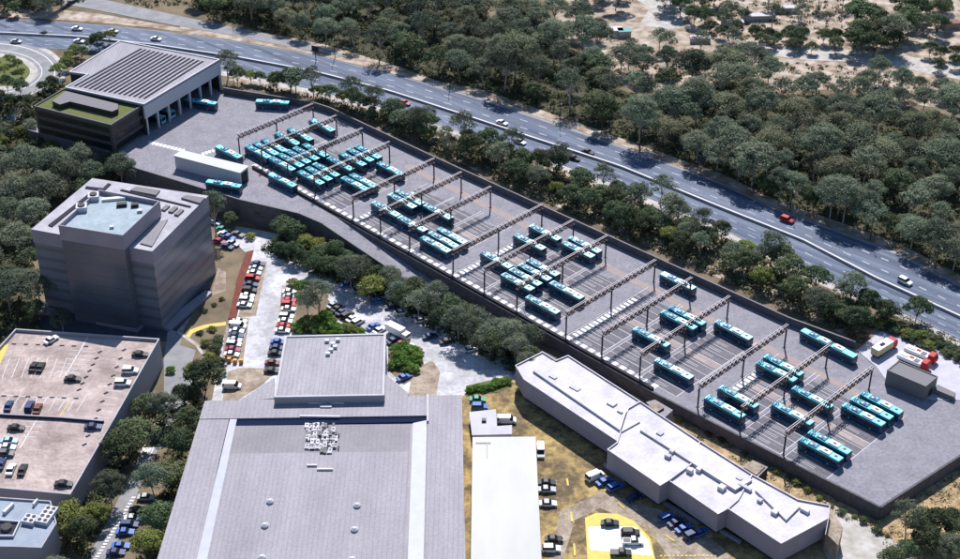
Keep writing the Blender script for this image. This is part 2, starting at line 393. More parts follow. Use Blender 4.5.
# depot yard -------------------------------------------------------
YARD = [(231, -466), (243, -428.5), (241, -419), (254.7, -371), (263, -350), (264.5, -339), (271, -339), (271, -206), (274.7, -135), (307, -131.6), (347, -127), (347, -179), (328, -177), (324.4, -199), (321.6, -270), (318.5, -344), (317.3, -399), (315.7, -407), (299, -441), (303, -492), (285, -492)]
mb = MB(); mb.prism([P(*q) for q in YARD], -9, 0, 'wall_dark', 'yard'); structure('depot_yard', mb)
GV = [-311.5, -301.2, -290.1, -278.9, -263.4, -252.9, -242., -226.4, -215.6, -204.8, -189.2, -178.3, -167.2, -151., -139.9, -128.7]
KS = 1.276; GV = [g*KS for g in GV]; UN = 214.9*KS
UF = [(246.47+o)*KS for o in ([-4.86]*4+[-2.79]*3+[.12]*3+[0]*6)]
HG = 8.06
def uvquad(u0, u1, v0, v1): return [P(u0, v0), P(u1, v0), P(u1, v1), P(u0, v1)]
bays, lines, zebra, pink = [], [], [], []
for i, v in enumerate(GV):
    u0, u1 = UN-.3, UF[i]-8
    bays.append(uvquad(u0, u1, v+.3, v+13.6))
    k = 0
    while u0+3.4*k < u1+.1:
        u = u0+3.4*k; lines.append(uvquad(u, u+.13, v+.8, v+13.4)); k += 1
    k = 0
    while u0+1.7+3.4*k < u1: lines.append(uvquad(u0+1.7+3.4*k-.35, u0+1.7+3.4*k-.25, v+4, v+9)); lines.append(uvquad(u0+1.7+3.4*k+.3, u0+1.7+3.4*k+.4, v+4, v+9)); k += 1
    lines.append(uvquad(u0, u1+4, v+13.45, v+13.62)); lines.append(uvquad(u0, u1+4, v+.62, v+.78))
    pink.append(uvquad(UN+17.5, UN+20.3, v+1.5, v+13.2))
    if i in (4, 7, 10, 13):
        for k in range(19):
            if 5+k*2.2 < UF[i]-UN-6+5: zebra.append(uvquad(UN+1.5+k*1.75, UN+2.6+k*1.75, v+1.2, v+3.4))
v = -493*1.
for k in range(62): zebra.append(uvquad(272.1, 274.5, -388+k*2.95, -388+k*2.95+1.8))
for (ax, ay), (bx, by), n_ in (((150, 142.5), (183, 150.5), 10), ((203, 154), (220, 148.5), 6)):
    for k in range(n_):
        c = G(ax+(bx-ax)*k/(n_-1), ay+(by-ay)*k/(n_-1), 0); zebra.append([(c[0]-.6, c[1]-1.1), (c[0]+.6, c[1]-1.1), (c[0]+.6, c[1]+1.1), (c[0]-.6, c[1]+1.1)])
pink.append(uvquad(UF[8]-5.5, UF[8]-2.6, -350, GV[15]+14)); pink.append([G(250, 170, 0), G(253, 169, 0), G(297, 194, 0), G(293, 196, 0)])
drape('parking_bays', bays, 'yard_bay', .008, px=False, z=0)
drape('pink_strips', pink, 'pink', .014, px=False, z=0)
drape('bay_lines', lines, 'paint_thin', .020, px=False, z=0)
drape('painted_blocks', zebra, 'paint', .026, px=False, z=0)
drape('light_lane', [[P(243.5, -414), P(255.5, -370), P(264, -349), P(269.8, -343), P(269.8, -390), P(262, -428)]], 'yard', .005, px=False, z=0)
# concrete slab with the trucks
SLB = [(857, 350), (881, 331), (960, 364), (1010, 386), (1010, 402), (960, 400), (931, 399.5), (906, 392), (888, 382), (876, 366)]
drape('truck_apron', [[G(*p, 0) for p in SLB]], 'slab', .03, px=False, z=0)
ribbon_wall('kerb', [G(*p, 0) for p in ((857, 350), (876, 366), (888, 382), (906, 392), (931, 399.5), (960, 400), (1005, 401))], .35, .13, 'slab', 'curved pale kerb round the concrete apron of the red trucks', 'kerb', z=0.0, z0=0)

# walls of the yard
ribbon_wall('boundary_wall', [P(*q) for q in ((299.6, -440.5), (315.9, -407.2), (317.5, -399), (318.7, -344), (321.8, -270), (324.6, -199), (328, -178))], .5, 2.6, 'wall_dark', 'long dark wall between the bus yard and the highway planting', 'wall', z=0, z0=-1, top='wall_top')
ribbon_wall('retaining_wall', [P(*q) for q in ((270.7, -338.8), (270.7, -206), (274.5, -134.8), (307, -131.3), (347, -127))], .6, .35, 'wall_dark', 'long dark retaining wall under the dashed near edge of the bus yard', 'wall', z=0, z0=-9, top='wall_dark')
ribbon_wall('retaining_wall', [P(*q) for q in ((230.7, -466), (242.8, -428.5), (240.8, -419), (254.4, -371.3), (262.8, -350), (264.2, -339))], .5, .5, 'wall_dark', 'dark retaining wall behind the grey tower, below the white shed', 'wall', z=0, z0=-9, top='wall_top')
# ramp beside the retaining wall
rp = []; mbr = MB(); mbw = MB(); prev = None
for k in range(24):
    v = -339+k*4.6; z = -4.4*clamp((v+339)/55); cur = (v, z)
    if prev:
        a = [(*P(264.2, prev[0]), prev[1]), (*P(270.4, prev[0]), prev[1]), (*P(270.4, v), z), (*P(264.2, v), z)]
        mbr.face(a[::-1], 'yard')
        for zt, uo in ((.35, 0),):
            q0 = [P(264.2, prev[0]), P(263.7, prev[0]), P(263.7, v), P(264.2, v)]
            zz = [prev[1], prev[1], z, z]
            L = [(*q, -9) for q in q0]; H = [(*q, c+.5) for q, c in zip(q0, zz)]
            for n_ in range(4):
                j = (n_+1) % 4; mbw.face([L[n_], L[j], H[j], H[n_]], 'wall_dark')
            mbw.face(H, 'wall_top')
    prev = cur
structure('ramp_road', mbr)
single('retaining_wall', mbw, (*P(264, -300), -8), 'dark wall on the outer side of the sloping ramp, beside the trees', 'wall')
ribbon_wall('kerb_wall', [P(271.4, -386), P(271.4, -339), P(271.4, -206)], .9, 1.0, 'facade_dark', 'low black wall along the white dashed strip of the bus yard', 'wall', z=0, z0=0)

# car parks, lanes, gardens --------------------------------------------------
drape('car_park', [[(236, 226), (278, 234), (300, 254), (345, 272), (400, 296), (450, 320), (528, 368), (512, 384), (462, 400), (205, 402), (217, 360), (222, 340), (230, 305), (247, 254), (232, 240)]], 'pale_concrete', .05)
drape('brick_strip', [[(246, 252), (254, 250), (243, 292), (236, 320), (227, 320), (236, 282)]], 'brick_red', .075)
drape('bay_surface', [[(254, 262), (267, 262), (256, 316), (238, 318), (244, 290)], [(226, 319), (249, 318), (243, 362), (222, 364)], [(282, 286), (300, 286), (296, 334), (277, 334)]], 'brown_lot', .075)
drape('garden_bed', [[(200, 300), (228, 290), (236, 285), (228, 320), (222, 345), (212, 400), (196, 404), (190, 370), (196, 350), (180, 345), (184, 330)], [(302, 280), (330, 288), (328, 300), (366, 330), (360, 334), (292, 334)], [(388, 338), (422, 352), (424, 366), (412, 380), (404, 385), (388, 370)]], 'soil', .09)
drape('worn_ground', [[(240, 368), (280, 368), (262, 385), (238, 400), (222, 402), (228, 372)], [(412, 372), (432, 360), (440, 372), (436, 398), (408, 398)]], 'brown_lot', .11)
drape('curved_road', [[(168, 329), (178, 332), (196, 345), (206, 362), (198, 372), (188, 400), (176, 430), (150, 460), (135, 500), (108, 565), (84, 565), (108, 520), (128, 480), (150, 440), (164, 400), (164, 360)]], 'asphalt_old', .06)
drape('tower_path', [[(218, 268), (226, 272), (226, 300), (206, 312), (182, 336), (176, 332), (200, 306), (212, 292)]], 'brown_lot', .06)
drape('lane_dashes', [[(132-k*1.9, 497+k*3.1), (136-k*1.9, 497+k*3.1), (135.2-k*1.9, 498.8+k*3.1), (131.2-k*1.9, 498.8+k*3.1)] for k in range(24)]+[[(154, 424), (155.5, 424), (146, 446), (144.5, 446)], [(162, 424), (163.5, 424), (152, 454), (150.5, 454)], [(142, 448), (152, 448), (150, 453), (139, 453)]], 'paint', .17)
drape('kerb_strip', [[(178, 331), (198, 344), (209, 362), (206.5, 363), (196, 347), (177, 333)]], 'verge', .17)
drape('tower_forecourt', [[(40, 300), (100, 318), (210, 288), (216, 296), (178, 332), (172, 342), (20, 330), (30, 310)]], 'tarmac_shaded', .045)
drape('yellow_path', [[(184, 338), (190, 330), (204, 325), (226, 322), (226, 325.5), (206, 328), (193, 333), (187, 341)]], 'yellow', .1)
drape('dirt_lot', [[(462, 396), (512, 380), (530, 378), (850, 540), (860, 600), (455, 600)]], 'dirt_lot', .06)
drape('lot_track', [[(560, 512), (600, 492), (660, 510), (720, 545), (760, 590), (690, 590), (650, 530), (600, 508), (575, 520), (560, 570), (548, 570)]], 'brown_lot', .08)
drape('painted_pad', [[(585, 518), (596, 513), (618, 514), (634, 521), (650, 538), (658, 570), (588, 570)]], 'yellow', .10)
drape('painted_pad_middle', [[(587.5, 527), (604, 526), (636, 527), (648, 540), (653, 556), (590, 550)]], 'pad_white', .115)
drape('lot_markings', [[(566+k*.0, 479), (568, 479), (569, 486), (567, 486)] if k == 0 else [(570, 512), (572, 512), (573, 522), (571, 522)] if k == 1 else [(573, 544), (575, 544), (576, 556), (574, 556)] for k in range(3)]+[[(660+k*4.2, 555.5), (662+k*4.2, 555.5), (662+k*4.2, 557), (660+k*4.2, 557)] for k in range(14)]+[[(665, 536), (666, 535.5), (675, 541), (674, 542)], [(617, 503), (618, 502.5), (625, 508), (624, 509)]], 'yellow', .2)
drape('lawn', [[(466, 386), (505, 377), (514, 383), (500, 392), (466, 397)]], 'green_roof', .10)
drape('end_path', [[(826, 520), (836, 508), (860, 520), (900, 545), (930, 575), (850, 600), (822, 548)]], 'verge', .11)

# ------------------------------------------------------------------ buildings
# depot workshop
Z = 12.2
wr = [G(*p, Z) for p in ((120, 41), (69, 72.5), (87, 75), (65, 88), (144, 105), (220, 60))]
r0 = thing('depot_workshop', (*G(147, 135, 0), 0), 'large grey bus workshop with rows of solar panels on its roof', 'building')
mb = MB(); mb.prism(wr, Z-.6, Z, 'roof_grey', 'roof_grey', True); parapet(mb, wr, Z+.002, .35, .5, 'white_metal'); part('roof', mb, r0)
fa, fb = Vector(G(144, 105, Z)), Vector(G(220, 60, Z)); fd = (fb-fa).normalized(); fn = Vector((fd.y, -fd.x))   # outward normal of the open front
mb = MB()
q = [tuple(fa-fn*.05), tuple(fb-fn*.05), tuple(fb-fn*.7), tuple(fa-fn*.7)]
mb.prism(q, 6.6, Z-.6, 'white_metal', bottom=True); part('fascia', mb, r0)
mb = MB()
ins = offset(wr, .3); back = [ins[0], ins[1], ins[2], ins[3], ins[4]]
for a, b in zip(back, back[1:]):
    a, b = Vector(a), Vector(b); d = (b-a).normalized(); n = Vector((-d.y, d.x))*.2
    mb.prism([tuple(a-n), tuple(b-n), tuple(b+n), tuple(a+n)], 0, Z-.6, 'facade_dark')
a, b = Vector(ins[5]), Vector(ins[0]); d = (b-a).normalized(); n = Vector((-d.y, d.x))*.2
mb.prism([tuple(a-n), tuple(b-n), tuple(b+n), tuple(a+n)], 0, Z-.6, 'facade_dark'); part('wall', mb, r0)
L_ = (fb-fa).length
for k in range(8):
    c = fa+fd*(.6+(L_-1.2)*k/7)-fn*.35
    mb = MB(); mb.box((c.x, c.y, 0), (.7, .7, 6.6), 'white_metal', math.atan2(fd.y, fd.x)); part('column', mb, r0)
# solar rows: long strips running from the front left edge to the back
sq = [G(*p, Z) for p in ((73, 86), (147, 99.5), (206, 62), (140, 48.5))]
for k in range(15):
    s0 = (k+.12)/15; s1 = (k+.60)/15
    mb = MB(); pts = [quadpt(sq, s0, 0), quadpt(sq, s1, 0), quadpt(sq, s1, 1), quadpt(sq, s0, 1)]
    mb.prism(pts, Z+.03, Z+.08, 'solar', bottom=True)
    for t in (.1, .35, .6, .85):
        c = quadpt(sq, (s0+s1)/2, t); mb.box((c[0], c[1], Z), (.4, .4, .06), 'dark_metal')
    part('solar_panel_row', mb, r0)
# office with the planted roof
Z = 10.8
orf = [G(*p, Z) for p in ((34, 107), (64, 89.5), (143, 106), (111, 126))]
r1 = thing('office_block', (*G(115, 154, 0), 0), 'dark slate office block with planted green roof joined to the workshop', 'building')
mb = MB(); mb.prism(orf, -9, Z, 'slate', 'green_roof'); part('wall', mb, r1)
mb = MB(); parapet(mb, orf, Z+.002, .5, .35, 'screen_grey'); part('parapet', mb, r1)
L1 = [G(*p, Z+2) for p in ((52, 101), (66, 91), (118, 104), (118, 109), (112, 111.5), (70, 101.5), (60, 104.5))]
mb = MB(); mb.prism(L1, Z, Z+2, 'dark_metal', 'screen_grey'); part('plant_screen', mb, r1)
for f in range(3):
    mb = MB(); a, b, c = Vector(orf[0]), Vector(orf[3]), Vector(orf[2])
    for p_, q_ in ((a, b), (b, c)):
        d = (q_-p_).normalized(); n = Vector((d.y, -d.x)); n = n if n.y < 0 else -n
        s, e = p_+d*1.2, q_-d*1.2
        mb.prism([tuple(s+n*.01), tuple(e+n*.01), tuple(e+n*.06), tuple(s+n*.06)], .9+3.4*f, 2.9+3.4*f, 'glass', bottom=True)
    part('window_band', mb, r1)

# white shed in the yard
Z = 5.2
sh = [G(*p, Z) for p in ((173, 155.5), (182, 150), (249, 166), (240, 173))]
r2 = thing('long_shed', (*G(210, 175, 0), 0), 'long white-roofed shed at the near edge of the bus yard', 'shed')
mb = MB(); mb.prism(offset(sh, .3), 0, Z-.25, 'white_metal'); part('wall', mb, r2)
mb = MB(); mb.prism(sh, Z-.25, Z, 'roof_white', 'roof_white', True); part('roof', mb, r2)
mb = MB(); a = Vector(offset(sh, .3)[2]); b = Vector(offset(sh, .3)[3]); d = (b-a); n = Vector((d.y, -d.x)).normalized(); n = n if n.x > 0 else -n
mb.prism([tuple(a+d*.12+n*.02), tuple(a+d*.88+n*.02), tuple(a+d*.88+n*.08), tuple(a+d*.12+n*.08)], .05, 4.2, 'black', bottom=True); part('door', mb, r2)

# grey tower
ZA, ZB = 20.5, 26.
main = [G(*p, ZA) for p in ((32, 229), (92.5, 178.5), (207.5, 196), (152, 251))]
pent = [G(*p, ZB) for p in ((59, 225), (99, 190), (159, 201), (122.5, 235))]
r3 = thing('office_tower', (*G(140, 330, -8), -8), 'tall grey glass office tower with pale roof plant well', 'building')
mb = MB(); mb.prism(main, -9, ZA-4.6, 'tower_glass_dark', 'tower_roof'); part('facade', mb, r3)
mb = MB(); mb.prism(offset(main, -.18), ZA-4.6, ZA, 'tower_screen', 'tower_roof', True); part('parapet_screen', mb, r3)
mb = MB(); mb.prism(pent, -8.8, ZB-5.0, 'tower_glass', 'tower_roof'); part('front_block', mb, r3)
pp = offset(pent, -.16)
mb = MB(); mb.prism(pp, ZB-5, ZB-1.4, 'tower_screen', 'plant_floor', True); parapet(mb, pp, ZB-1.4, 1.4, .3, 'tower_screen'); part('plant_well', mb, r3)
for (px, py, sx, sy, h, m) in ((94, 199, 3.2, 3.2, 1.6, 'white_metal'), (82, 210, 3.2, 3.2, 1.6, 'white_metal'), (122, 206, 3, 1.6, 1, 'black'), (135, 206.5, 2.2, 1.4, 1, 'black'), (114, 200, 7, 1.2, .8, 'lamp'), (140, 212, 1.5, 1.2, .8, 'white_metal'), (112, 228, 1.2, 1., .7, 'white_metal')):
    x, y = G(px, py, ZB-1.4); mb = MB()
    mb.box((x, y, ZB-1.4), (sx, sy, h), m, .18)
    if sx > 3.1 and m == 'white_metal': mb.cyl((x, y, ZB-1.4+h), 1.1, .35, 'black', 14)
    part('cooling_unit', mb, r3)
for pts in (((130, 190), (136, 186.5), (160, 190), (156, 195)), ((181, 197.5), (186, 195), (205, 197.5), (200, 203)), ((161, 209), (166, 204.5), (170, 205.5), (165, 210)), ((168, 211), (174, 206), (178, 207), (172.5, 212)), ((174, 214), (180, 208.5), (184, 209.5), (178, 215))):
    mb = MB(); mb.prism([G(*p, ZA+.6) for p in pts], ZA, ZA+.6, 'screen_grey'); part('roof_plant', mb, r3)
for pts in (((48, 225), (88, 194), (91, 195), (52, 226.5)), ((85, 188), (104, 190.5), (111, 184), (108, 183), (103, 188), (86, 186)), ((120, 190), (190, 207), (191, 206), (122, 189))):
    mb = MB(); mb.prism([G(*p, ZA+.3) for p in pts], ZA, ZA+.3, 'plant_dark'); part('roof_gutter', mb, r3)
mb = MB(); mb.prism([G(*p, ZA+.4) for p in ((140, 243), (160, 221), (168, 219), (152, 246))], ZA, ZA+.4, 'hall_roof_dark'); part('roof_deck', mb, r3)
for pts in (((42, 306), (60, 309), (62, 313), (40, 312)), ((96, 322), (137, 330), (146, 322), (137, 319), (98, 316)), ((146, 324), (170, 329), (212, 292), (206, 290), (168, 318), (150, 315))):
    mb = MB(); mb.prism([G(*p, -7) for p in pts], -8.5, -7, 'tower_screen', 'tower_screen'); part('podium', mb, r3)

# parking deck
Z = 1.0
dk = [G(*p, Z) for p in ((16, 331), (160, 341), (116, 419), (71, 497), (-60, 485), (-60, 415))]
r4 = thing('parking_deck', (*G(116, 430, -8), -8), 'big rooftop parking deck with reddish concrete and faded bay lines', 'car park')
mb = MB(); mb.prism(dk, -9, Z, 'hall_wall', 'deck'); part('deck', mb, r4)
mb = MB(); parapet(mb, dk, Z+.002, .9, .4, 'tower_roof', 'hall_wall'); part('parapet', mb, r4)
mb = MB()
def dl(a, b, w=.15, m='paint_thin', z=Z):
    a, b = Vector(G(*a, z)), Vector(G(*b, z)); d = (b-a).normalized(); n = Vector((-d.y, d.x))*w/2
    mb.face([(*(a-n), z+.02), (*(b-n), z+.02), (*(b+n), z+.02), (*(a+n), z+.02)], m)
for k in range(9): dl((62+k*0-0, 0), (1, 1)) if False else None
for k in range(7): dl((2+k*9.5, 378), (10+k*9.5, 358))
for k in range(9): dl((1+k*9.5, 411), (9.5+k*9.5, 397))
for k in range(7): dl((70-k*2.6, 350+k*4.3), (96-k*3, 352+k*4.3))
for k in range(12): dl((119-k*2.6, 357+k*6.6), (138-k*3.2, 359+k*6.6))
for k in range(9): dl((21-k*.0, 421+k*5), (45-k*3.1, 422+k*5)) if k < 4 else None
dl((88, 337), (64, 378), .25); dl((37, 419), (20, 448), .25); dl((1, 394.5), (70, 400), .2)
dl((71, 398.5), (60, 416.5), .25, 'yellow'); part('bay_markings', mb, r4)
mb = MB()
for k in range(12):                       # dark drain slots
    for (ax, ay, dx, dy) in ((124, 350, -3.6, 8.6), (100, 352, -3.5, 6.3)):
        x, y = G(ax+dx*k, ay+dy*k, Z)
        if ay+dy*k < 478 and (dx != -3.5 or k < 7): mb = MB(); mb.box((x, y, Z), (1.3, .7, .06), 'plant_dark', .8); part('drain_slot', mb, r4)
for k in range(7):
    for (ax, ay) in ((14, 344), (4, 396)):
        x, y = G(ax+k*12, ay+k*.4, Z); mb = MB(); mb.box((x, y, Z), (1.3, .6, .06), 'plant_dark'); part('drain_slot', mb, r4)
mb = MB(); a = [G(*p, Z) for p in ((-40, 414), (62, 419.5), (104, 423))]
for p_, q_ in zip(a, a[1:]):
    d = (Vector(q_)-Vector(p_)).normalized(); n = Vector((-d.y, d.x))*.25
    mb.prism([tuple(Vector(p_)-n), tuple(Vector(q_)-n), tuple(Vector(q_)+n), tuple(Vector(p_)+n)], Z, Z+.9, 'plant_dark', 'tower_screen')
part('divider_wall', mb, r4)
mb = MB(); mb.prism([G(*p, Z) for p in ((-10, 378), (-10, 358), (2, 346), (9, 344), (0, 364))], Z+.01, Z+.03, 'yellow'); part('painted_strip', mb, r4)

# annex with blue-grey roof, lower left
Z = 3.
an = [G(*p, Z) for p in ((-50, 495), (51, 502), (57, 524), (42, 549), (-50, 546))]
r5 = thing('plant_annex', (*G(42, 560, -8), -8), 'annex with blue-grey metal roof and air conditioners beside the parking deck', 'building')
mb = MB(); mb.prism(an, -9, Z, 'hall_wall', 'blue_roof'); part('wall', mb, r5)
mb = MB(); parapet(mb, an, Z+.002, .5, .3, 'tower_roof'); part('parapet', mb, r5)
for (px, py, nx, ny) in ((30, 519, 2, 2), (47, 515, 2, 4)):
    x, y = G(px, py, Z+.8); mb = MB()
    sx, sy = 1.6*nx, 1.5*ny; mb.box((x, y, Z), (sx, sy, 1.2), 'white_metal', -.25)
    ro = part('air_conditioner', mb, r5)
    for i in range(nx):
        for j in range(ny):
            ox, oy = (i-(nx-1)/2)*1.5, (j-(ny-1)/2)*1.45; c, s = math.cos(-.25), math.sin(-.25)
            mf = MB(); mf.cyl((x+ox*c-oy*s, y+ox*s+oy*c, Z+1.2), .5, .1, 'black', 10); sub('fan', mf, ro, r5)
mb = MB(); q4 = [G(*p, Z) for p in ((-6, 538), (14, 538), (21, 523), (-6, 521))]; mb.prism(q4, Z, Z+.2, 'plant_dark', 'plant_dark'); parapet(mb, q4, Z+.2, .6, .3, 'white_metal'); mb.cyl((*G(7, 529, Z), Z+.2), 1.3, .8, 'screen_grey', 14, top='black'); part('plant_well', mb, r5)
for pts in (((2, 511), (12, 502), (14, 503), (5, 512)), ((32, 503), (37, 498), (38, 499), (34, 504))):
    mb = MB(); mb.prism([G(*p, Z+1) for p in pts], Z, Z+1, 'white_metal'); part('duct', mb, r5)

# big hall in front
Z = 4.
r6 = thing('exhibition_hall', (*G(320, 430, -6), -6), 'huge flat grey-roofed hall filling the bottom of the view', 'building')
hall = [G(*p, Z) for p in ((205, 402), (272, 399), (425, 397), (462, 396), (465.5, 575), (152.5, 575))]
mb = MB(); mb.prism(hall, -9, Z-.4, 'hall_wall', 'hall_roof'); part('wall', mb, r6)
def zq(pts, z): return [G(*p, z) for p in pts]
mb = MB(); mb.prism(zq(((205, 402), (461.5, 396), (462, 416), (199.5, 420)), Z), Z-.4, Z+.4, 'hall_roof', 'hall_roof', True); part('north_roof', mb, r6)
mb = MB(); mb.prism(zq(((235, 419.5), (427, 416), (427, 421.5), (233, 425.5)), Z), Z-.6, Z-.02, 'gutter', 'gutter', True); part('box_gutter', mb, r6)
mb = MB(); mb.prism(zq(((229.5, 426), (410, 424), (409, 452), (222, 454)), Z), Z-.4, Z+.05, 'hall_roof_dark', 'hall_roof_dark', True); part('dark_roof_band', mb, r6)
mb = MB(); mb.prism(zq(((222, 454), (409, 452), (402, 580), (188, 580)), Z), Z-.4, Z+.15, 'hall_roof', 'hall_roof', True); part('main_roof', mb, r6)
mb = MB(); mb.prism(zq(((199.5, 420), (229, 420), (191.5, 580), (151, 580)), Z), Z-.4, Z+.25, 'hall_roof', 'hall_roof', True); part('west_roof', mb, r6)
mb = MB(); mb.prism(zq(((427.5, 404), (461.5, 404), (466, 580), (425.5, 580)), Z), Z-.4, Z+.5, 'hall_roof', 'hall_roof', True); part('east_roof', mb, r6)
for pts in (((230, 420), (237, 420), (203, 580), (192, 580)), ((413, 424), (427, 421), (423, 580), (407, 580))):
    mb = MB(); mb.prism(zq(pts, Z), Z-.4, Z+.32, 'skylight', 'skylight', True); part('skylight_strip', mb, r6)
mb = MB(); mb.prism(zq(((426.8, 397), (428.8, 397), (428.8, 424), (426.8, 424)), Z), Z, Z+1.1, 'hall_roof_dark', 'roof_light'); part('duct', mb, r6)
# raised front pavilion with skirt slopes
Zp = 6.5
mb = MB(); pv = zq(((285, 336.5), (386, 334), (384.5, 396), (274, 398)), Zp); mb.prism(pv, -9, Zp, 'hall_wall', 'roof_grey'); parapet(mb, pv, Zp+.002, .3, .6, 'roof_light'); part('pavilion', mb, r6)
for tri in (((274.2, 378), (273.7, 398.4), (238, 401.5)), ((385.2, 374), (409, 394), (407, 398), (384.8, 397))):
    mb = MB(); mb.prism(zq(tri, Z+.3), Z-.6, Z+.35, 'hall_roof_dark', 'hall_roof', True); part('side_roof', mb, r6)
for i, (px, py) in enumerate(((270, 502), (265, 526), (357, 506), (354.5, 530), (262, 558), (352, 560))):
    x, y = G(px, py, Z+.2); mb = MB()
    mb.cyl((x, y, Z+.15), .9, .5, 'white_metal', 14); mb.cyl((x, y, Z+.65), .9, .45, 'white_metal', 14, r2=.35); part('roof_vent', mb, r6)
random.seed(3)
for i in range(12):                         # rooftop plant cluster
    for j in range(7):
        px = 307+i*2.6+random.uniform(-.4, .4); py = 425+j*4.2
        if random.random() < .8 and not (j > 5 and (i < 6 or i > 9)):
            x, y = G(px, py, Z+.5); mb = MB(); h = random.choice((.35, .5, .7))
            mb.box((x, y, Z+.05), (random.choice((.6, .9, 1.1)), random.choice((1.2, 1.8, 2.2)), h), random.choice(('white_metal', 'tower_screen', 'screen_grey', 'roof_light')))
            if random.random() < .5: mb.box((x+.8, y-.6, Z+.05), (.3, 1.4, h*.6), 'plant_dark')
            mb.box((x, y+.2, Z+.05+h), (.5, .5, .05), 'black'); part('roof_unit', mb, r6)
for a, b in (((307, 465.5), (317, 465.5)), ((317, 469.5), (333, 469.5)), ((300, 416.5), (340, 417))):
    mb = MB(); a = G(*a, Z+.3); b = G(*b, Z+.3); mb.bar((*a, Z+.4), (*b, Z+.4), .5, 'white_metal'); part('duct', mb, r6)
for (px, py) in ((327, 342), (333, 345), (331, 351), (328, 355), (338, 341), (335, 348)):
    x, y = G(px, py, Zp); mb = MB(); mb.box((x, y, Zp), (1.2, 1., .8), 'white_metal'); part('roof_unit', mb, r6)
for (px, py, s) in ((310, 401, 4), (318, 403, 5), (330, 402, 4), (337, 403, 4), (326, 407, 3)):
    x, y = G(px, py, Z+.4); mb = MB(); mb.box((x, y, Z+.4), (s, .8, .4), 'white_metal'); part('duct', mb, r6)

# white flat-roofed shed beside the hall
Z = 1.5
r7 = thing('warehouse', (*G(505, 500, -5), -5), 'bright white flat-roofed warehouse at the bottom centre', 'building')
wv = zq(((472.5, 437), (535.5, 436.5), (542.5, 580), (470.5, 580)), Z)
mb = MB(); mb.prism(offset(wv, .25), -7, Z-.3, 'white_metal'); part('wall', mb, r7)
mb = MB(); mb.prism(wv, Z-.3, Z, 'roof_white', 'roof_white', True); part('roof', mb, r7)
mb = MB(); x, y = G(487, 443, Z); mb.box((x-1, y, Z), (4, .5, .15), 'tower_screen'); mb.box((x, y-3, Z), (.3, 6, .1), 'tower_screen'); part('roof_hatch', mb, r7)
Z = -1.
r8 = thing('lean_to', (*G(490, 430, -5), -5), 'small grey sheet-roofed lean-to behind the white warehouse', 'shed')
lv = zq(((469, 412), (496, 409), (497, 426), (512, 425), (512, 434), (472, 435)), Z)
mb = MB(); mb.prism(offset(lv, .2), -7, Z-.25, 'hall_wall'); part('wall', mb, r8)
mb = MB(); mb.prism(lv, Z-.25, Z, 'roof_light', 'roof_light', True); x, y = G(484, 421, Z); mb.box((x, y, Z), (1.2, 1.2, .6), 'black'); part('roof', mb, r8)

# long white jagged building
Z = 4.
r9 = thing('factory', (*G(660, 500, -4), -4), 'long white-roofed building with stepped grey front below the bus yard', 'building')
blocks = [((515.5, 366), (542.5, 352.5), (556, 361), (568, 356), (640, 402), (628, 409), (618, 442), (524, 380)),
          ((607.5, 450), (617, 443), (628, 409), (640, 402), (700, 442), (693, 463), (670, 480), (660, 486)),
          ((669, 481), (693, 463), (700, 442), (752, 475), (738, 500), (728, 509), (718, 514.5)),
          ((727.8, 509), (738, 500), (752, 475), (798, 500), (830, 506), (827.5, 519), (811, 528), (781, 544))]
zs = [Z, Z+.25, Z, Z+.2]
for bl, z in zip(blocks, zs):
    pts = zq(bl, z); mb = MB(); mb.prism(pts, -1.7, z-.15, 'facade_grey', 'membrane', True); part('upper_storey', mb, r9)
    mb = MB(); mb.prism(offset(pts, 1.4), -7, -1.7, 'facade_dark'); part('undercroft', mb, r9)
    mb = MB(); parapet(mb, offset(pts, -.12), z-.15, .45, .3, 'membrane', 'facade_grey'); part('parapet', mb, r9)
mb = MB(); mb.prism(zq(((533, 372), (553, 362), (640, 423), (622, 433)), Z), Z-.1, Z+.55, 'roof_light', 'membrane'); part('raised_roof', mb, r9)
mb = MB(); mb.prism(zq(((640, 432), (662, 422), (752, 482), (735, 492)), Z), Z-.1, Z+.75, 'roof_light', 'membrane'); part('raised_roof', mb, r9)
mb = MB(); mb.prism(zq(((755, 492), (775, 492), (800, 508), (786, 522)), Z), Z-.1, Z+.7, 'roof_light', 'membrane'); part('raised_roof', mb, r9)
random.seed(5)
for (px, py, sx, sy, h, m) in ((575, 388, 4, 2, .6, 'roof_light'), (612, 404, 3, 2.5, 1, 'white_metal'), (620, 412, 2, 1, 1, 'white_metal'), (660, 434, 2, 2, 1.2, 'screen_grey'), (668, 456, 2, 1.5, 1., 'screen_grey'), (672, 451, 1.6, 1.6, .8, 'white_metal'), (690, 470, 2, 1.6, 1., 'white_metal'), (699, 469, 1.6, 1.6, .8, 'white_metal'), (722, 487, 2.2, 2.2, .8, 'white_metal'), (739, 479, 2, 1.2, .9, 'screen_grey'), (775, 512, 2, 2, .9, 'white_metal'), (745, 487, 5, 1.2, .7, 'roof_light'), (805, 510, 3, 1.4, .8, 'white_metal'), (553, 377, 3, 1.5, .6, 'roof_light'), (760, 500, 1.5, 1.5, .6, 'roof_light')):
    z = Z+.6; x, y = G(px, py, z); mb = MB(); mb.box((x, y, Z-.15), (sx*.75, sy*.75, h*.45+.75), 'membrane' if m == 'white_metal' else 'roof_light' if m == 'screen_grey' else m, -.75); part('roof_unit', mb, r9)
for bl in (((605, 462), (626, 478), (624, 480), (603, 464)), ((665, 500), (700, 522), (698, 524), (663, 502)), ((722, 528), (742, 540), (740, 542), (720, 530))):
    mb = MB(); mb.prism(zq(bl, -3), -4.2, -3, 'tower_screen'); part('dock_canopy', mb, r9)
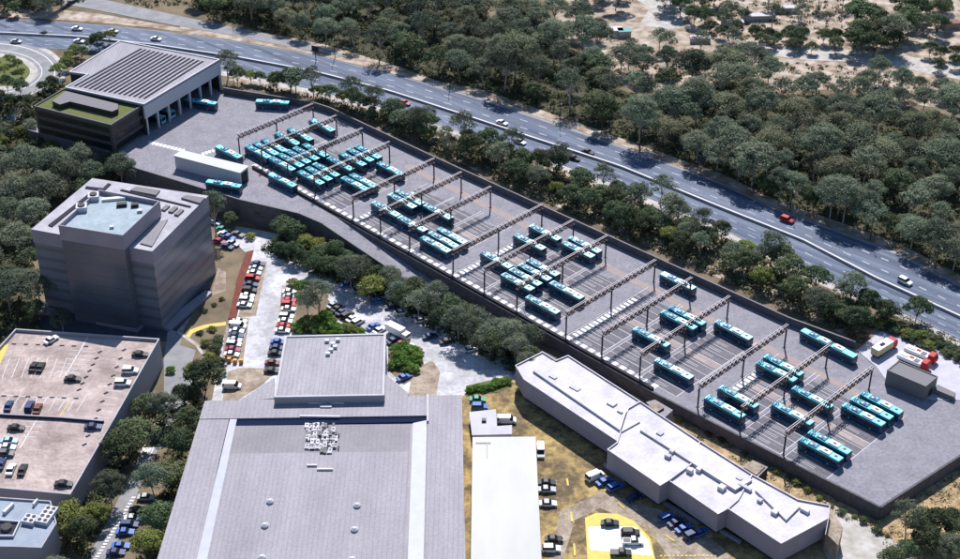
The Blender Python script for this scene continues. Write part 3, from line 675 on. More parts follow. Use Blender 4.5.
# low buildings behind it
r10 = thing('plant_house', (*G(672, 420, -4), -4), 'low weathered brown plant house behind the long white roof', 'shed')
mb = MB(); mb.prism(zq(((646, 402), (655, 399.5), (673, 410), (664, 418)), 1), -5, 1, 'hall_roof_dark', 'hall_roof_dark'); part('wall', mb, r10)
mb = MB(); mb.prism(zq(((648, 406), (655, 402.5), (664, 408), (657, 412)), 1.5), 1, 1.6, 'plant_dark', 'brown_lot'); part('roof', mb, r10)
r11 = thing('plant_house', (*G(755, 470, -4), -4), 'small dark brick plant house at the far corner of the white roof', 'shed')
mb = MB(); mb.prism(zq(((741, 468), (753, 460), (768, 467), (757, 478)), 1.2), -5, 1.2, 'facade_dark', 'hall_roof_dark'); part('wall', mb, r11)
mb = MB(); mb.prism(zq(((743.5, 468), (753, 462), (765, 467.5), (756.5, 475.5)), 1.2), 1.2, 1.5, 'brown_lot', 'brown_lot'); part('roof', mb, r11)
r12 = thing('stone_extension', (*G(835, 530, -4), -4), 'tan stone-clad end room on the right tip of the white building', 'building')
mb = MB(); mb.prism(zq(((826, 533), (831, 508), (843, 528), (838, 545)), 1.5), -5, 1.5, 'brown_lot', 'brown_lot'); part('wall', mb, r12)

# grey kiosk on the truck apron
Z = 4.8
r13 = thing('service_building', (*G(906, 392, 0), 0), 'plain grey box building on the pale apron beside the red trucks', 'building')
kb = zq(((887, 370.5), (899, 361), (937.8, 377), (925.7, 387)), Z)
mb = MB(); mb.prism(kb, 0, Z, 'screen_grey', 'wall_top'); part('wall', mb, r13)
mb = MB(); parapet(mb, offset(kb, -.05), Z, .25, .3, 'screen_grey'); part('parapet', mb, r13)
mb = MB(); mb.prism(zq(((932, 388), (938, 384.5), (956, 393), (954, 397)), 1.6), 0, 1.6, 'screen_grey', 'wall_top'); part('low_annex', mb, r13)
mb = MB(); a, b = Vector(kb[2]), Vector(kb[3]); d = b-a; n = Vector((d.y, -d.x)).normalized(); n = n if n.x > 0 else -n
mb.prism([tuple(a+d*.3+n*.01), tuple(a+d*.6+n*.01), tuple(a+d*.6+n*.06), tuple(a+d*.3+n*.06)], 0.05, 2.4, 'facade_dark', bottom=True); part('door', mb, r13)

# ------------------------------------------------------------------ instancing of prototypes
class Proto:
    def __init__(s): s.parts = []              # (name, mesh, loc, parent index or None)
    def add(s, name, mb, loc=(0, 0, 0), par=None, smooth=False, me=None):
        s.parts.append((name, me or mb.mesh(name, (0, 0, 0), smooth), loc, par)); return len(s.parts)-1
    def place(s, name, loc, rz, label, cat, group=None, scale=None):
        r = thing(name, loc, label, cat, group, rz); objs = []
        if scale: r.scale = scale
        for n, me, l, par in s.parts:
            o = link(n, me, r if par is None else objs[par], l); objs.append(o)
        return r

# buses: length along +x (front at -x, the upper left end in the bays)
def wheel_mesh(r=.48, w=.3):
    mb = MB(); mb.cyl((0, -w/2, 0), r, w, 'tyre', 14, 'y'); mb.cyl((0, -w/2-.012, 0), r*.55, w+.024, 'car_silver', 10, 'y'); return mb.mesh('wheel')
WB = wheel_mesh()
def bus_shell(p, x0, x1, roofm, front=True, rear=True, pods=True):
    W = 1.27; prof = [(-W, .35), (-W, 1.15), (-W, 2.55), (-W+.10, 2.95), (-W+.38, 3.08)]
    prof = prof+[(-a, b) for a, b in prof[::-1]]
    mb = MB(); n = len(prof)
    cols = ['bus_navy', 'bus_navy', 'bus_blue', roofm, roofm, roofm, 'bus_blue', 'bus_navy', 'bus_navy']
    nb = 2
    xa, xb = x0, x1
    ins = .18
    rings = [[(xa, a*.93, .4+(b-.35)*.96) for a, b in prof], [(xa+ins, a, b) for a, b in prof], [(xb-ins, a, b) for a, b in prof], [(xb, a*.95, .4+(b-.35)*.97) for a, b in prof]]
    for r_, q_ in zip(rings, rings[1:]):
        for k in range(n-1): mb.face([r_[k], q_[k], q_[k+1], r_[k+1]], cols[k])
    mb.face(rings[0][::-1], 'bus_teal'); mb.face(rings[-1], 'bus_navy'); mb.face([rings[1][0], rings[1][-1], rings[2][-1], rings[2][0]][::-1], 'black')
    b = p.add('body', mb)
    for s in (-1, 1):
        mb = MB(); mb.box(((x0+x1)/2+.2, s*(W+.004), 1.32), (x1-x0-1.8, .02, 1.05), 'glass'); wi = p.add('side_windows', mb)
        m2 = MB()
        for k in range(1, 7): m2.box((x0+.9+(x1-x0-1.8)*k/7, s*(W+.018), 1.32), (.09, .02, 1.05), 'bus_navy')
        p.add('window_pillars', m2, par=wi)
        m3 = MB(); m3.box(((x0+x1)/2, s*(W+.004), 2.45), (x1-x0-.8, .03, .08), roofm); p.add('cant_rail', m3)
        m4 = MB(); m4.box(((x0+x1)/2, s*(W+.004), .75), (x1-x0-.8, .02, .16), 'bus_blue'); p.add('livery_stripe', m4)
    if pods:
        c = x0+4.0; mb = MB()
        mb.box((c, 0, 3.06), (2.6, 1.7, .24), 'bus_blue'); mb.box((c-.5, -.3, 3.3), (.6, .6, .1), 'bus_pod'); mb.box((c+.6, .25, 3.3), (.7, .5, .08), roofm); mb.box((c+.3, -.5, 3.3), (.3, .4, .12), 'black')
        p.add('battery_pod', mb)
        c = x0+7.8; mb = MB(); mb.box((c, 0, 3.06), (3.0, 1.75, .26), 'bus_pod'); k = p.add('air_conditioner', mb)
        mb = MB(); mb.box((c, 0, 3.32), (1.0, .62, .04), 'black'); p.add('fan_grille', mb, par=k)
        mb = MB(); mb.box((x1-1.7, .1, 3.06), (.75, .7, .1), 'black'); p.add('roof_hatch', mb)
        mb = MB(); mb.box((x0+1.5, -.2, 3.06), (.5, .5, .08), 'bus_pod'); p.add('roof_hatch', mb)
    if front:
        mb = MB(); mb.box((x0-.005, 0, 1.25), (.05, 2.05, 1.35), 'glass'); p.add('windscreen', mb)
        mb = MB(); mb.box((x0-.01, 0, 2.66), (.05, 1.6, .26), 'black'); p.add('destination_sign', mb)
        for s in (-1, 1):
            mb = MB(); mb.box((x0-.01, s*.9, .7), (.06, .3, .18), 'lamp'); p.add('headlight', mb)
            mb = MB(); mb.box((x0-.1, s*1.42, 1.9), (.2, .14, .5), 'black'); p.add('mirror', mb)
    if rear:
        mb = MB(); mb.box((x1+.005, 0, 1.7), (.05, 1.7, .8), 'glass'); p.add('rear_window', mb)
        for s in (-1, 1):
            mb = MB(); mb.box((x1+.01, s*1., .8), (.05, .18, .5), 'lamp_red'); p.add('tail_light', mb)
def wheels(p, xs, W=1.27, z=.48):
    for x in xs:
        for s in (-1, 1): p.add('wheel', None, (x, s*(W-.14), z), me=WB)
PB = {}
for k in ('bus_teal', 'bus_aqua'):
    p = Proto(); bus_shell(p, -6.25, 6.25, k); wheels(p, (-3.6, 3.1)); PB[k] = p
pa = Proto(); bus_shell(pa, -9.2, .4, 'bus_teal', rear=False); bus_shell(pa, 1.3, 9.2, 'bus_teal', front=False, pods=False); wheels(pa, (-6.5, -1.2, 6.0))
mb = MB()
for k in range(6): mb.box((.42+k*.15, 0, .5+(k % 2)*.04), (.14, 2.3 if k % 2 else 2.42, 2.4), 'black')
pa.add('bellows', mb)
mb = MB(); mb.box((3.6, 0, 3.06), (3.0, 1.75, .26), 'bus_pod'); mb.box((3.6, 0, 3.32), (1., .6, .04), 'black'); pa.add('air_conditioner', mb)
ORD = ['zeroth', 'first', 'second', 'third', 'fourth', 'fifth', 'sixth', 'seventh', 'eighth', 'ninth', 'tenth', 'eleventh', 'twelfth', 'thirteenth', 'fourteenth', 'fifteenth', 'sixteenth']
RZ = math.atan2(VY, VX)
BUS = {13: [(720, 403), (735, 393.8), (768.7, 366), (776.5, 360.6)], 14: [(783.7, 407.5), (805, 392.5)], 15: [(858.7, 411), (867.5, 405), (876, 399), (815, 445), (823, 437.5)],
       11: [(645.6, 333), (673, 316), (680, 311)], 12: [(669, 365), (727.5, 326)], 10: [(672, 277)],
       7: [(485.6, 253), (522, 237), (537, 227.5)], 8: [(509.5, 276.5), (518, 272), (527, 267), (535, 262.5), (569, 244), (577.5, 240)], 9: [(560.6, 286), (536, 300)],
       4: [(378.8, 204.4), (396.4, 197), (402, 192.7)], 5: [(405, 219), (430, 206.6)], 6: [(427, 238.8), (435, 234.4), (443, 230)],
       0: [(313, 120), (290.6, 128.7), (279.4, 133.7), (265.6, 140), (262.5, 146), (259, 151.5)], 1: [(305, 144), (297.5, 148.3), (290.5, 152), (283.7, 155.8), (276.5, 160)],
       2: [(357, 145.6), (350, 149), (342, 153), (331, 158), (316, 163.7), (309.5, 168), (302, 172)], 3: [(378.7, 162), (353, 174.4), (345.6, 178)]}
nb = 0
for i, lst in sorted(BUS.items()):
    us = sorted([UV(*G(px, py, 3.1))[0] for px, py in lst])
    for k in range(1, len(us)):
        if us[k]-us[k-1] < 2.85: us[k] = us[k-1]+2.85
    vs = {round(UV(*G(px, py, 3.1))[1], 1) for px, py in lst}
    for k, u in enumerate(us):
        kind = 'bus_aqua' if i in (4, 5, 6, 7, 8, 9, 10, 12) else 'bus_teal'
        x, y = P(u, GV[i]+7.3+random.uniform(-.35, .35))
        cn = 'pale aqua' if kind == 'bus_aqua' else 'teal'
        if len(us) == 1: lb = f'{cn} bus standing alone just right of the {ORD[i+1]} gantry from the left'
        else: lb = f'{cn} bus, {ORD[k+1]} from the near edge, just right of the {ORD[i+1]} gantry from left'
        PB[kind].place('city_bus', (x, y, .0), RZ+random.uniform(-.012, .012), lb, 'bus', 'buses parked in the depot bays'); nb += 1
def heading(px, py, dx, dy, z=None):
    a = G(px, py, z); b = G(px+dx, py+dy, z); return math.atan2(b[1]-a[1], b[0]-a[0])
for (px, py, dx, dy, lb) in ((228.7, 151, 1, .5, 'teal bus waiting on the dashed strip beside the white shed'), (282.5, 179.4, 1, .5, 'teal bus standing on the dashed strip at the head of the ramp'), (223.7, 183, 1, .16, 'teal bus parked between the white shed and the retaining wall'), (272.5, 101, 1, .06, 'lone teal bus parked in the open yard near the boundary wall'), (201, 100.5, 1, .16, 'teal bus driving out of the open side of the workshop')):
    x, y = G(px, py, 3.1); PB['bus_teal'].place('city_bus', (x, y, 0), heading(px, py, dx, dy, 0), lb, 'bus')
for (px, py, lb) in ((163, 119, 'blue bus nosing out of the workshop bay nearest the office block'), (172.5, 113.5, 'blue bus nosing out of the third workshop bay')):
    x, y = G(px, py, 2.); d = -fn; PB['bus_teal'].place('city_bus', (x+d.x*6, y+d.y*6, 0), math.atan2(d.y, d.x), lb, 'bus')
a_, b_ = G(802, 329, 3.1), G(857, 357, 3.1)
pa.place('articulated_bus', ((a_[0]+b_[0])/2, (a_[1]+b_[1])/2+.3, 0), math.atan2(b_[1]-a_[1], b_[0]-a_[0]), 'long articulated teal bus with black bellows beside the boundary wall', 'bus')

# charging gantries
def gantry(i):
    v = GV[i]; u0, u1 = UN, UF[i]; L = u1-u0; p = Proto()
    mb = MB(); D, H = .6, 1.7; zt = HG; zb = HG-H; n = int(L/1.7)
    for s in (-1, 1):
        y = s*D/2
        mb.bar((0, y, zt), (L, y, zt), .13, 'steel_lit_edge', .12); mb.bar((0, y, zb), (L, y, zb), .17, 'steel_dark')
        for k in range(n):
            a, b = L*k/n, L*(k+1)/n; m_ = (a+b)/2
            mb.bar((a, y, zt-.06), (m_, y, zb), .155, 'steel_rust'); mb.bar((m_, y, zb), (b, y, zt-.06), .155, 'steel_rust')
    for k in range(n+1):
        x = L*k/n; mb.bar((x, -D/2, zt-.05), (x, D/2, zt-.05), .1, 'steel_rust'); mb.bar((x, -D/2, zb), (x, D/2, zb), .1, 'steel_dark')
    p.add('truss', mb)
    for x in (0.2, L*.5, L-.2):
        mb = MB(); mb.bar((x, 0, 0), (x, 0, zb+.05), .34, 'steel_dark'); mb.box((x, 0, 0), (.9, .9, .12), 'wall_top'); mb.bar((x-.9, 0, zb), (x, 0, zb-1.2), .14, 'steel_dark'); p.add('post', mb)
    for k in range(11):
        x = L*(k+.7)/11.4; mb = MB(); mb.box((x, 0, zb-.45), (.38, .5, .45), 'steel_rust'); mb.bar((x, .2, zb-.75), (x+.1, .5, zb-1.5), .09, 'black'); p.add('charging_unit', mb)
    x, y = P(u0, v); side = 'first' if i == 0 else ORD[i+1]
    p.place('charging_gantry', (x, y, 0), math.atan2(UY, UX), f'{ORD[i+1]} charging gantry from the left, a dark lattice truss on three posts', 'gantry', 'charging gantries over the bus bays')
for i in range(16): gantry(i)

# trucks on the apron
def truck(px, py, dx, dy, bedm, label, flat):
    p = Proto()
    mb = MB(); mb.box((-1.2, 0, .75), (7.4, 2.4, .3), 'dark_metal'); p.add('chassis', mb)
    if flat:
        mb = MB(); mb.box((-1.4, 0, 1.05), (7.2, 2.5, 1.0), bedm)
        mb.box((-3.4, 0, 2.05), (2.2, 1.2, .25), 'car_white'); mb.box((-1.2, .3, 2.05), (1.2, .7, .2), 'car_red'); mb.box((.6, -.2, 2.05), (1.4, 1.6, .15), 'car_grey')
        p.add('load_bed', mb)
    else:
        mb = MB(); mb.box((-1.4, 0, 1.05), (7.2, 2.5, 2.1), bedm, top='car_white'); p.add('cargo_box', mb)
        mb = MB(); mb.box((-1.6, 0, 3.15), (1.6, .9, .22), 'plant_dark'); p.add('roof_unit', mb)
    mb = MB(); pr = [(2.3, .6), (4.4, .6), (4.5, 1.5), (4.2, 2.7), (3.9, 3.0), (2.3, 3.0)]
    for s in (-1.2, 1.2): mb.face([(a, s, b) for a, b in (pr if s > 0 else pr)][::1 if s < 0 else -1], 'car_red')
    for (a, b), (c, d) in zip(pr, pr[1:]+pr[:1]): mb.face([(a, -1.2, b), (a, 1.2, b), (c, 1.2, d), (c, -1.2, d)], 'car_red')
    k = p.add('cab', mb)
    mb = MB(); mb.face([(4.52, -1, 1.6), (4.52, 1, 1.6), (4.24, 1, 2.6), (4.24, -1, 2.6)], 'glass'); p.add('windscreen', mb, par=k)
    wheels(p, (3.4, -2.6, -3.8), 1.2)
    x, y = G(px, py, 1.5); p.place('truck', (x, y, 0), heading(px, py, dx, dy, 0), label, 'truck')
truck(885, 347, 1, -.62, 'car_cream', 'cream box truck with red cab parked alone on the pale apron', False)
truck(922, 354, 1, .42, 'car_white', 'white-bodied truck with red cab, the one nearer the planting', True)
truck(915, 361, 1, .42, 'car_white', 'white-bodied truck with red cab, the one beside the grey building', True)

# cars
WC = wheel_mesh(.33, .22)
cache = {}
def car_proto(kind, col):
    if (kind, col) in cache: return cache[kind, col]
    p = Proto(); c = 'car_'+col
    Ln, Wd, Hr, belt = dict(sedan=(4.6, 1.8, 1.42, .9), suv=(4.7, 1.88, 1.72, 1.05), van=(5.3, 1.95, 2.1, 1.15), ute=(5.2, 1.88, 1.7, 1.0))[kind]
    h = Ln/2; lo = .28
    prof = dict(sedan=[(-h, .5), (-h+.05, belt-.05), (-h+1.0, belt+.02), (h-1.3, belt), (h-.05, belt-.22), (h, .5), (h-.1, lo), (-h+.1, lo)],
                suv=[(-h, .5), (-h+.03, belt), (h-1.15, belt), (h-.05, belt-.2), (h, .5), (h-.1, lo), (-h+.1, lo)],
                van=[(-h, .5), (-h+.02, belt), (h-.75, belt), (h-.02, belt-.3), (h, .5), (h-.1, lo), (-h+.1, lo)],
                ute=[(-h, .55), (-h+.02, belt), (h-1.25, belt), (h-.05, belt-.2), (h, .5), (h-.1, lo), (-h+.1, lo)])[kind]
    y = Wd/2; mb = MB()
    mb.face([(a, -y, b) for a, b in prof][::-1] if prof[0][1] < prof[1][1] and False else [(a, -y, b) for a, b in prof[::-1]], c)
    mb.face([(a, y, b) for a, b in prof], c)
    for (a, b), (d, e) in zip(prof, prof[1:]+prof[:1]): mb.face([(a, -y, b), (a, y, b), (d, y, e), (d, -y, e)], c)
    p.add('body', mb)
    x0, x1, x2, x3 = dict(sedan=(-h+.75, -h+1.35, h-2.1, h-1.35), suv=(-h+.08, -h+.45, h-1.9, h-1.2), van=(-h+.04, -h+.15, h-1.5, h-.8), ute=(-h+2.0, -h+2.15, h-2.0, h-1.3))[kind]
    yb, yt = y-.03, y-.13
    lo_ = [(x0, -yb, belt), (x3, -yb, belt), (x3, yb, belt), (x0, yb, belt)]; hi = [(x1, -yt, Hr), (x2, -yt, Hr), (x2, yt, Hr), (x1, yt, Hr)]
    gm = MB()
    for k in range(4):
        j = (k+1) % 4; gm.face([lo_[k], lo_[j], hi[j], hi[k]], 'glass')
    p.add('windows', gm)
    mb = MB(); mb.prism([(a, b) for a, b, _ in hi], Hr, Hr+.05, c, bottom=True)
    if kind == 'van': mb.box((-.6, 0, belt), (Ln*.55, Wd-.02, Hr-belt-.02), c)
    p.add('roof', mb)
    if kind == 'ute':
        mb = MB(); mb.box((-h+1.05, 0, belt+.005), (1.7, Wd-.35, .02), 'black'); p.add('load_tray', mb)
    for s in (-1, 1):
        mb = MB(); mb.box((h-.03, s*(y-.28), .58), (.08, .35, .16), 'lamp'); p.add('headlight', mb)
        mb = MB(); mb.box((-h+.02, s*(y-.25), .68), (.08, .3, .16), 'lamp_red'); p.add('tail_light', mb)
    for x in (-h+.85, h-.9):
        for s in (-1, 1): p.add('wheel', None, (x, s*(y-.1), .33), me=WC)
    cache[kind, col] = p; return p
def car(px, py, dx, dy, kind, col, label, group=None, z=None, name='parked_car'):
    zz = z
    if z is None: x, y, zz = GG(px, py)
    dxr, dyr, dzr = ray(px, py); t = (zz+.8-CH)/dzr; x, y = dxr*t, dyr*t
    zz = zz+.02 if z is not None else gz(x, y)+.13
    cat = {'sedan': 'car', 'suv': 'car', 'van': 'van', 'ute': 'pickup'}[kind]
    return car_proto(kind, col).place(name if cat == 'car' else {'van': 'parked_van', 'pickup': 'pickup_truck'}[cat], (x, y, zz), heading(px, py, dx, dy, zz), label, cat, group)
def row(lst, dx, dy, grp, place, z=None):
    seen = {}
    from collections import Counter
    tot = Counter((k, c) for _, _, k, c in lst)
    for px, py, k, c in sorted(lst, key=lambda q: q[1]):
        seen[k, c] = seen.get((k, c), 0)+1
        kn = {'sedan': 'car', 'suv': 'large car', 'van': 'van', 'ute': 'pickup'}[k]
        cl = {'lightblue': 'light blue', 'navy': 'navy blue'}.get(c, c)
        lb = f'the only {cl} {kn} in {place}' if tot[k, c] == 1 else f'{ORD[seen[k, c]]} {cl} {kn} from the top in {place}'
        car(px+random.uniform(-.3, .3), py, dx, dy, k, c, lb, grp, z)
S, V_, N_, U_ = 'sedan', 'van', 'suv', 'ute'
row([(257.5, 263.5, S, 'navy'), (255.5, 268, S, 'silver'), (254, 272.5, S, 'white'), (252.2, 278, N_, 'red'), (250.7, 284, S, 'navy'), (249.3, 290, N_, 'black'), (247.5, 295.5, S, 'white'), (246, 300, N_, 'white'), (244.5, 304.6, S, 'white')], 1, .06, 'cars in the row beside the red brick strip', 'the row beside the red brick strip')
row([(239.5, 321, S, 'white'), (237.5, 326, V_, 'white'), (236.3, 330.6, S, 'white'), (235.4, 335, S, 'navy'), (234.6, 339.6, S, 'silver'), (233.6, 344.2, N_, 'white'), (232.6, 349, S, 'crimson'), (231.6, 354, S, 'white')], 1, .06, 'cars in the row by the yellow path', 'the row by the yellow path')
row([(289.5, 291.5, S, 'white'), (290, 296, S, 'silver'), (289, 300, S, 'red'), (288.6, 304.2, N_, 'red'), (288, 308.6, S, 'white'), (286, 316.5, N_, 'white'), (285, 320.8, S, 'white'), (283.5, 325.5, S, 'red'), (282.5, 330, S, 'white'), (278.5, 341.5, S, 'blue'), (277, 347.5, S, 'navy'), (275.5, 352.8, S, 'black'), (272.5, 362.5, S, 'brown'), (272, 370.5, S, 'black')], 1, .04, 'cars in the row left of the car park trees', 'the row left of the car park trees')
row([(333, 304.5, S, 'silver'), (337.5, 308, S, 'black'), (342, 311.5, S, 'navy'), (347, 315, N_, 'black'), (352.5, 318.3, S, 'white'), (358, 321.8, N_, 'white'), (373, 326, S, 'blue'), (379.5, 330, S, 'white')], 1, -.55, 'cars in the slanted row above the hall roof', 'the slanted row above the hall')
row([(393.5, 340, S, 'navy'), (401.5, 343.5, S, 'red'), (408, 347, S, 'white'), (415, 350.5, S, 'brown')], 1, -.5, 'cars above the bright green shrubs', 'the short row above bright shrubs')
row([(347, 284, S, 'blue'), (358.5, 289.5, S, 'silver'), (367, 291, S, 'blue'), (378, 301, N_, 'blue'), (392, 306, S, 'navy'), (401.5, 312, S, 'white'), (416, 317.5, S, 'silver'), (421, 319.5, S, 'white'), (430, 336, S, 'navy'), (470, 349, S, 'white'), (447, 341, S, 'black')], 1, -.2, 'cars in the shade of the ramp-side trees', 'the shaded row under the ramp-side trees')
row([(222.5, 229, S, 'teal'), (219.5, 241, S, 'crimson'), (229, 237, S, 'blue'), (232.5, 243, S, 'silver'), (224, 234, S, 'white'), (237.5, 234, S, 'grey'), (215, 222, S, 'lightblue'), (227, 246, S, 'navy')], 1, .3, 'cars beside the tower at the top of the car park', 'the cluster right of the tower')
car(232, 386, 1, .02, V_, 'white', 'long white van alone on worn ground left of the hall')
car(404, 377, 1, -.4, S, 'blue', 'blue car in shade between the hall and the bright shrubs')
row([(477.5, 399, S, 'green')], 1, .02, None, 'the corner by the lawn')
car(479.5, 406.5, 1, .0, N_, 'blue', 'bright blue car beside the grey lean-to')
car(506.5, 420, 1, .0, V_, 'white', 'white van between the lean-to and the shaded building front')
car(540.6, 451, 0.05, 1, V_, 'white', 'white van parked lengthwise along the white warehouse wall')
row([(547, 482, S, 'black'), (547, 489, S, 'silver'), (548, 503, S, 'white'), (554, 538.5, S, 'black'), (551, 548.5, N_, 'white')], 1, .0, 'cars nosed in to the white warehouse', 'the row against the warehouse')
car(595, 476, 1, -.42, V_, 'white', 'white van half in the shadow of the stepped building')
row([(604, 481, S, 'blue'), (615, 486.5, N_, 'blue'), (634, 497, S, 'navy'), (666.5, 517, N_, 'blue'), (676, 522, S, 'navy'), (684, 528, S, 'blue'), (692, 534.5, N_, 'navy'), (700, 532, S, 'blue')], 1, -.42, 'cars in the shadow of the stepped building', 'the shadow of the stepped building')
car(610, 522.5, 1, .0, S, 'black', 'black car on the top yellow edge of the painted pad')
car(630.5, 532.5, 1, .0, N_, 'black', 'black car side by side with the white pickup on the pad')
car(633, 541, 1, .0, U_, 'white', 'white pickup on the white middle of the painted pad')
car(621, 552.5, 1, .0, U_, 'black', 'black pickup at the bottom edge of the painted pad')
row([(146, 497, S, 'silver'), (138, 509.7, S, 'black'), (133, 517.8, S, 'white'), (129, 524.7, N_, 'navy'), (125, 531.6, S, 'blue'), (120.5, 545.5, S, 'blue'), (116, 552, S, 'navy')], 1, .0, 'cars beside the white dashes left of the hall', 'the row beside the white dashes')
DZ = 1.0
for a in ((51, 339, 1, -.55, S, 'white', 'white car at the top of the parking deck, in front of the tower'), (33.5, 366, .5, -1, S, 'black', 'left one of two black cars side by side mid-deck'), (40.5, 366.5, .5, -1, S, 'black', 'right one of two black cars side by side mid-deck'),
          (72.5, 378, 1, .02, S, 'black', 'black car lying across the middle of the deck'), (8.5, 405, .42, -1, S, 'navy', 'dark blue car above the divider wall, nearest the left edge'), (29.5, 406, .42, -1, N_, 'navy', 'dark blue car above the divider wall beside a brown one'), (37.5, 408, .42, -1, S, 'brown', 'brown car above the divider wall of the deck'),
          (130, 370, 1, .0, N_, 'white', 'white car by the right parapet of the deck, the upper of two'), (122.5, 382.5, 1, .0, N_, 'white', 'white car by the right parapet of the deck, the lower of two'), (140, 353.5, 1, .02, S, 'black', 'black car at the upper right corner of the deck'),
          (16, 427, 1, .02, S, 'black', 'black car just below the divider wall of the deck'), (9, 440, 1, .0, S, 'lightblue', 'light blue car at the left edge of the lower deck'), (7, 446.5, 1, 0, S, 'white', 'white car under the light blue one at the deck edge'), (5, 453, 1, 0, N_, 'grey', 'dark grey car under the white one at the deck edge'),
          (1, 463, .42, -1, S, 'navy', 'navy car cut off by the left border on the lower deck'), (10.7, 468.5, .42, -1, S, 'white', 'white car slanted in the lowest row of the deck'), (22.4, 469, .42, -1, S, 'black', 'black car slanted in the lowest row of the deck'), (63.5, 483, 1, .0, S, 'black', 'black car by the tree at the lower right of the deck'), (93, 426, 1, 0, S, 'navy', 'dark blue car against the right parapet below the divider')):
    car(*a, z=DZ)
def hx(x, f): return hw(x, f)[1]
for (x, f, k, c, lb) in ((77, .35, S, 'white', 'white car on the far carriageway above the ring road'), (79, 1.25, S, 'white', 'white car on the near carriageway above the ring road'), (45, .8, S, 'black', 'black car near the median at the left end of the highway'), (113, .3, S, 'silver', 'silver car on the far carriageway above the workshop trees'), (156, .5, S, 'white', 'white car on the highway behind the solar roof'),
                         (405, 1.3, S, 'red', 'red car on the near carriageway above the middle of the yard'), (502, .72, S, 'white', 'white car on the far carriageway, centre of the view'), (520, 1.42, S, 'white', 'white car on the near carriageway beside the planting'), (588, .75, S, 'black', 'black car close to the median, centre right'), (574, 1.3, S, 'black', 'black car on the near carriageway left of the other black car'),
                         (787, .32, N_, 'red', 'dark red car on the far carriageway below the forest shadows'), (905, .68, N_, 'white', 'white car on the far carriageway near the right border'), (16, 1.5, S, 'silver', 'silver car at the far left of the near carriageway')):
    px, py = hw(x, f); q = hw(x+6, f); car(px, py, 6, q[1]-py, k, c, lb, None, name='moving_car')

# white box truck in the car park
p = Proto(); mb = MB(); mb.box((-1., 0, .95), (6.2, 2.4, 2.3), 'car_white'); p.add('cargo_box', mb)
mb = MB(); mb.box((3.2, 0, .5), (1.9, 2.2, 1.9), 'car_white'); k = p.add('cab', mb); mb = MB(); mb.box((4.16, 0, 1.4), (.03, 1.9, .8), 'glass'); p.add('windscreen', mb, par=k)
mb = MB(); mb.box((0, 0, .6), (8, 1.2, .3), 'dark_metal'); p.add('chassis', mb); wheels(p, (3, -2.4), 1.1)
x, y, z = GG(398, 336); p.place('box_truck', (x, y, z+.1), heading(398, 336, 1, .42), 'white box truck at the corner of the hall pavilion', 'truck')
# pallets
x, y, z = GG(232, 362.5); random.seed(2)
for k in range(4):
    mb = MB()
    for j in range(5): mb.box((0, -.5+j*.25, .12), (1.3, .18, .04), 'car_orange')
    for j in (-.5, 0, .5): mb.box((j, 0, 0), (.12, 1.2, .12), 'car_orange')
    for j in range(3): mb.box((0, 0, .18+.42*j), (1.1, 1., .36), 'car_orange')
    single('pallet_stack', mb, (0, 0, 0), f'orange stack of goods on a pallet, {ORD[k+1]} from left, below the white cars', 'pallet', 'orange pallet stacks').location = (x-2.6+k*1.8, y+random.uniform(-.4, .4), z+.05)

# highway lamps, signs, footbridge
def lamp(px, py, label, h=9, sign=False):
    x, y, z = GG(px, py); p = Proto(); mb = MB(); mb.tube([(0, 0, 0), (0, 0, h*.9), (0, -.6, h)], [.16, .11, .08], 'steel_dark'); p.add('pole', mb)
    if sign:
        mb = MB(); mb.box((0, -.1, h-2.6), (3.2, .12, 2.4), 'plant_dark'); p.add('sign_panel', mb); p.place('road_sign', (x, y, z), -.5, label, 'sign')
    else:
        mb = MB(); mb.bar((0, -.6, h), (0, -2.4, h+.15), .1, 'steel_dark'); k = p.add('arm', mb); mb = MB(); mb.box((0, -2.6, h+.05), (.35, .9, .14), 'screen_grey'); p.add('lamp_head', mb, par=k)
        p.place('street_lamp', (x, y, z), 0, label, 'street lamp', 'lamps along the highway')
lamp(316, 62, 'dark road sign on a post beside the upper left highway', 7, True)
lamp(700, 176, 'dark road sign on a post on the forest side of the highway', 8, True)
for k, x in enumerate((335, 450, 560, 640, 790, 870, 935)):
    q = hw(x, -.06 if k != 0 else -.1); lamp(q[0], q[1], f'{ORD[k+1]} tall street lamp from the left on the forest side of the highway', 9)
p = Proto(); a = G(50, 14, 0); b = G(80, -4, 0); L2 = math.dist(a, b)
mb = MB(); mb.box((L2/2, 0, 5.2), (L2, 2.6, .35), 'white_metal'); p.add('deck', mb)
for s in (-1, 1):
    mb = MB(); mb.bar((0, s*1.3, 6.5), (L2, s*1.3, 6.5), .1, 'white_metal')
    for k in range(12): mb.bar((L2*k/11, s*1.3, 5.5), (L2*k/11, s*1.3, 6.5), .07, 'white_metal')
    p.add('railing', mb)
for x in (.6, L2-.6): mb = MB(); mb.box((x, 0, 0), (.8, 1.6, 5.2), 'verge'); p.add('pier', mb)
p.place('footbridge', (*a, 0), math.atan2(b[1]-a[1], b[0]-a[0]), 'short white footbridge over the slip road at the top left', 'bridge')
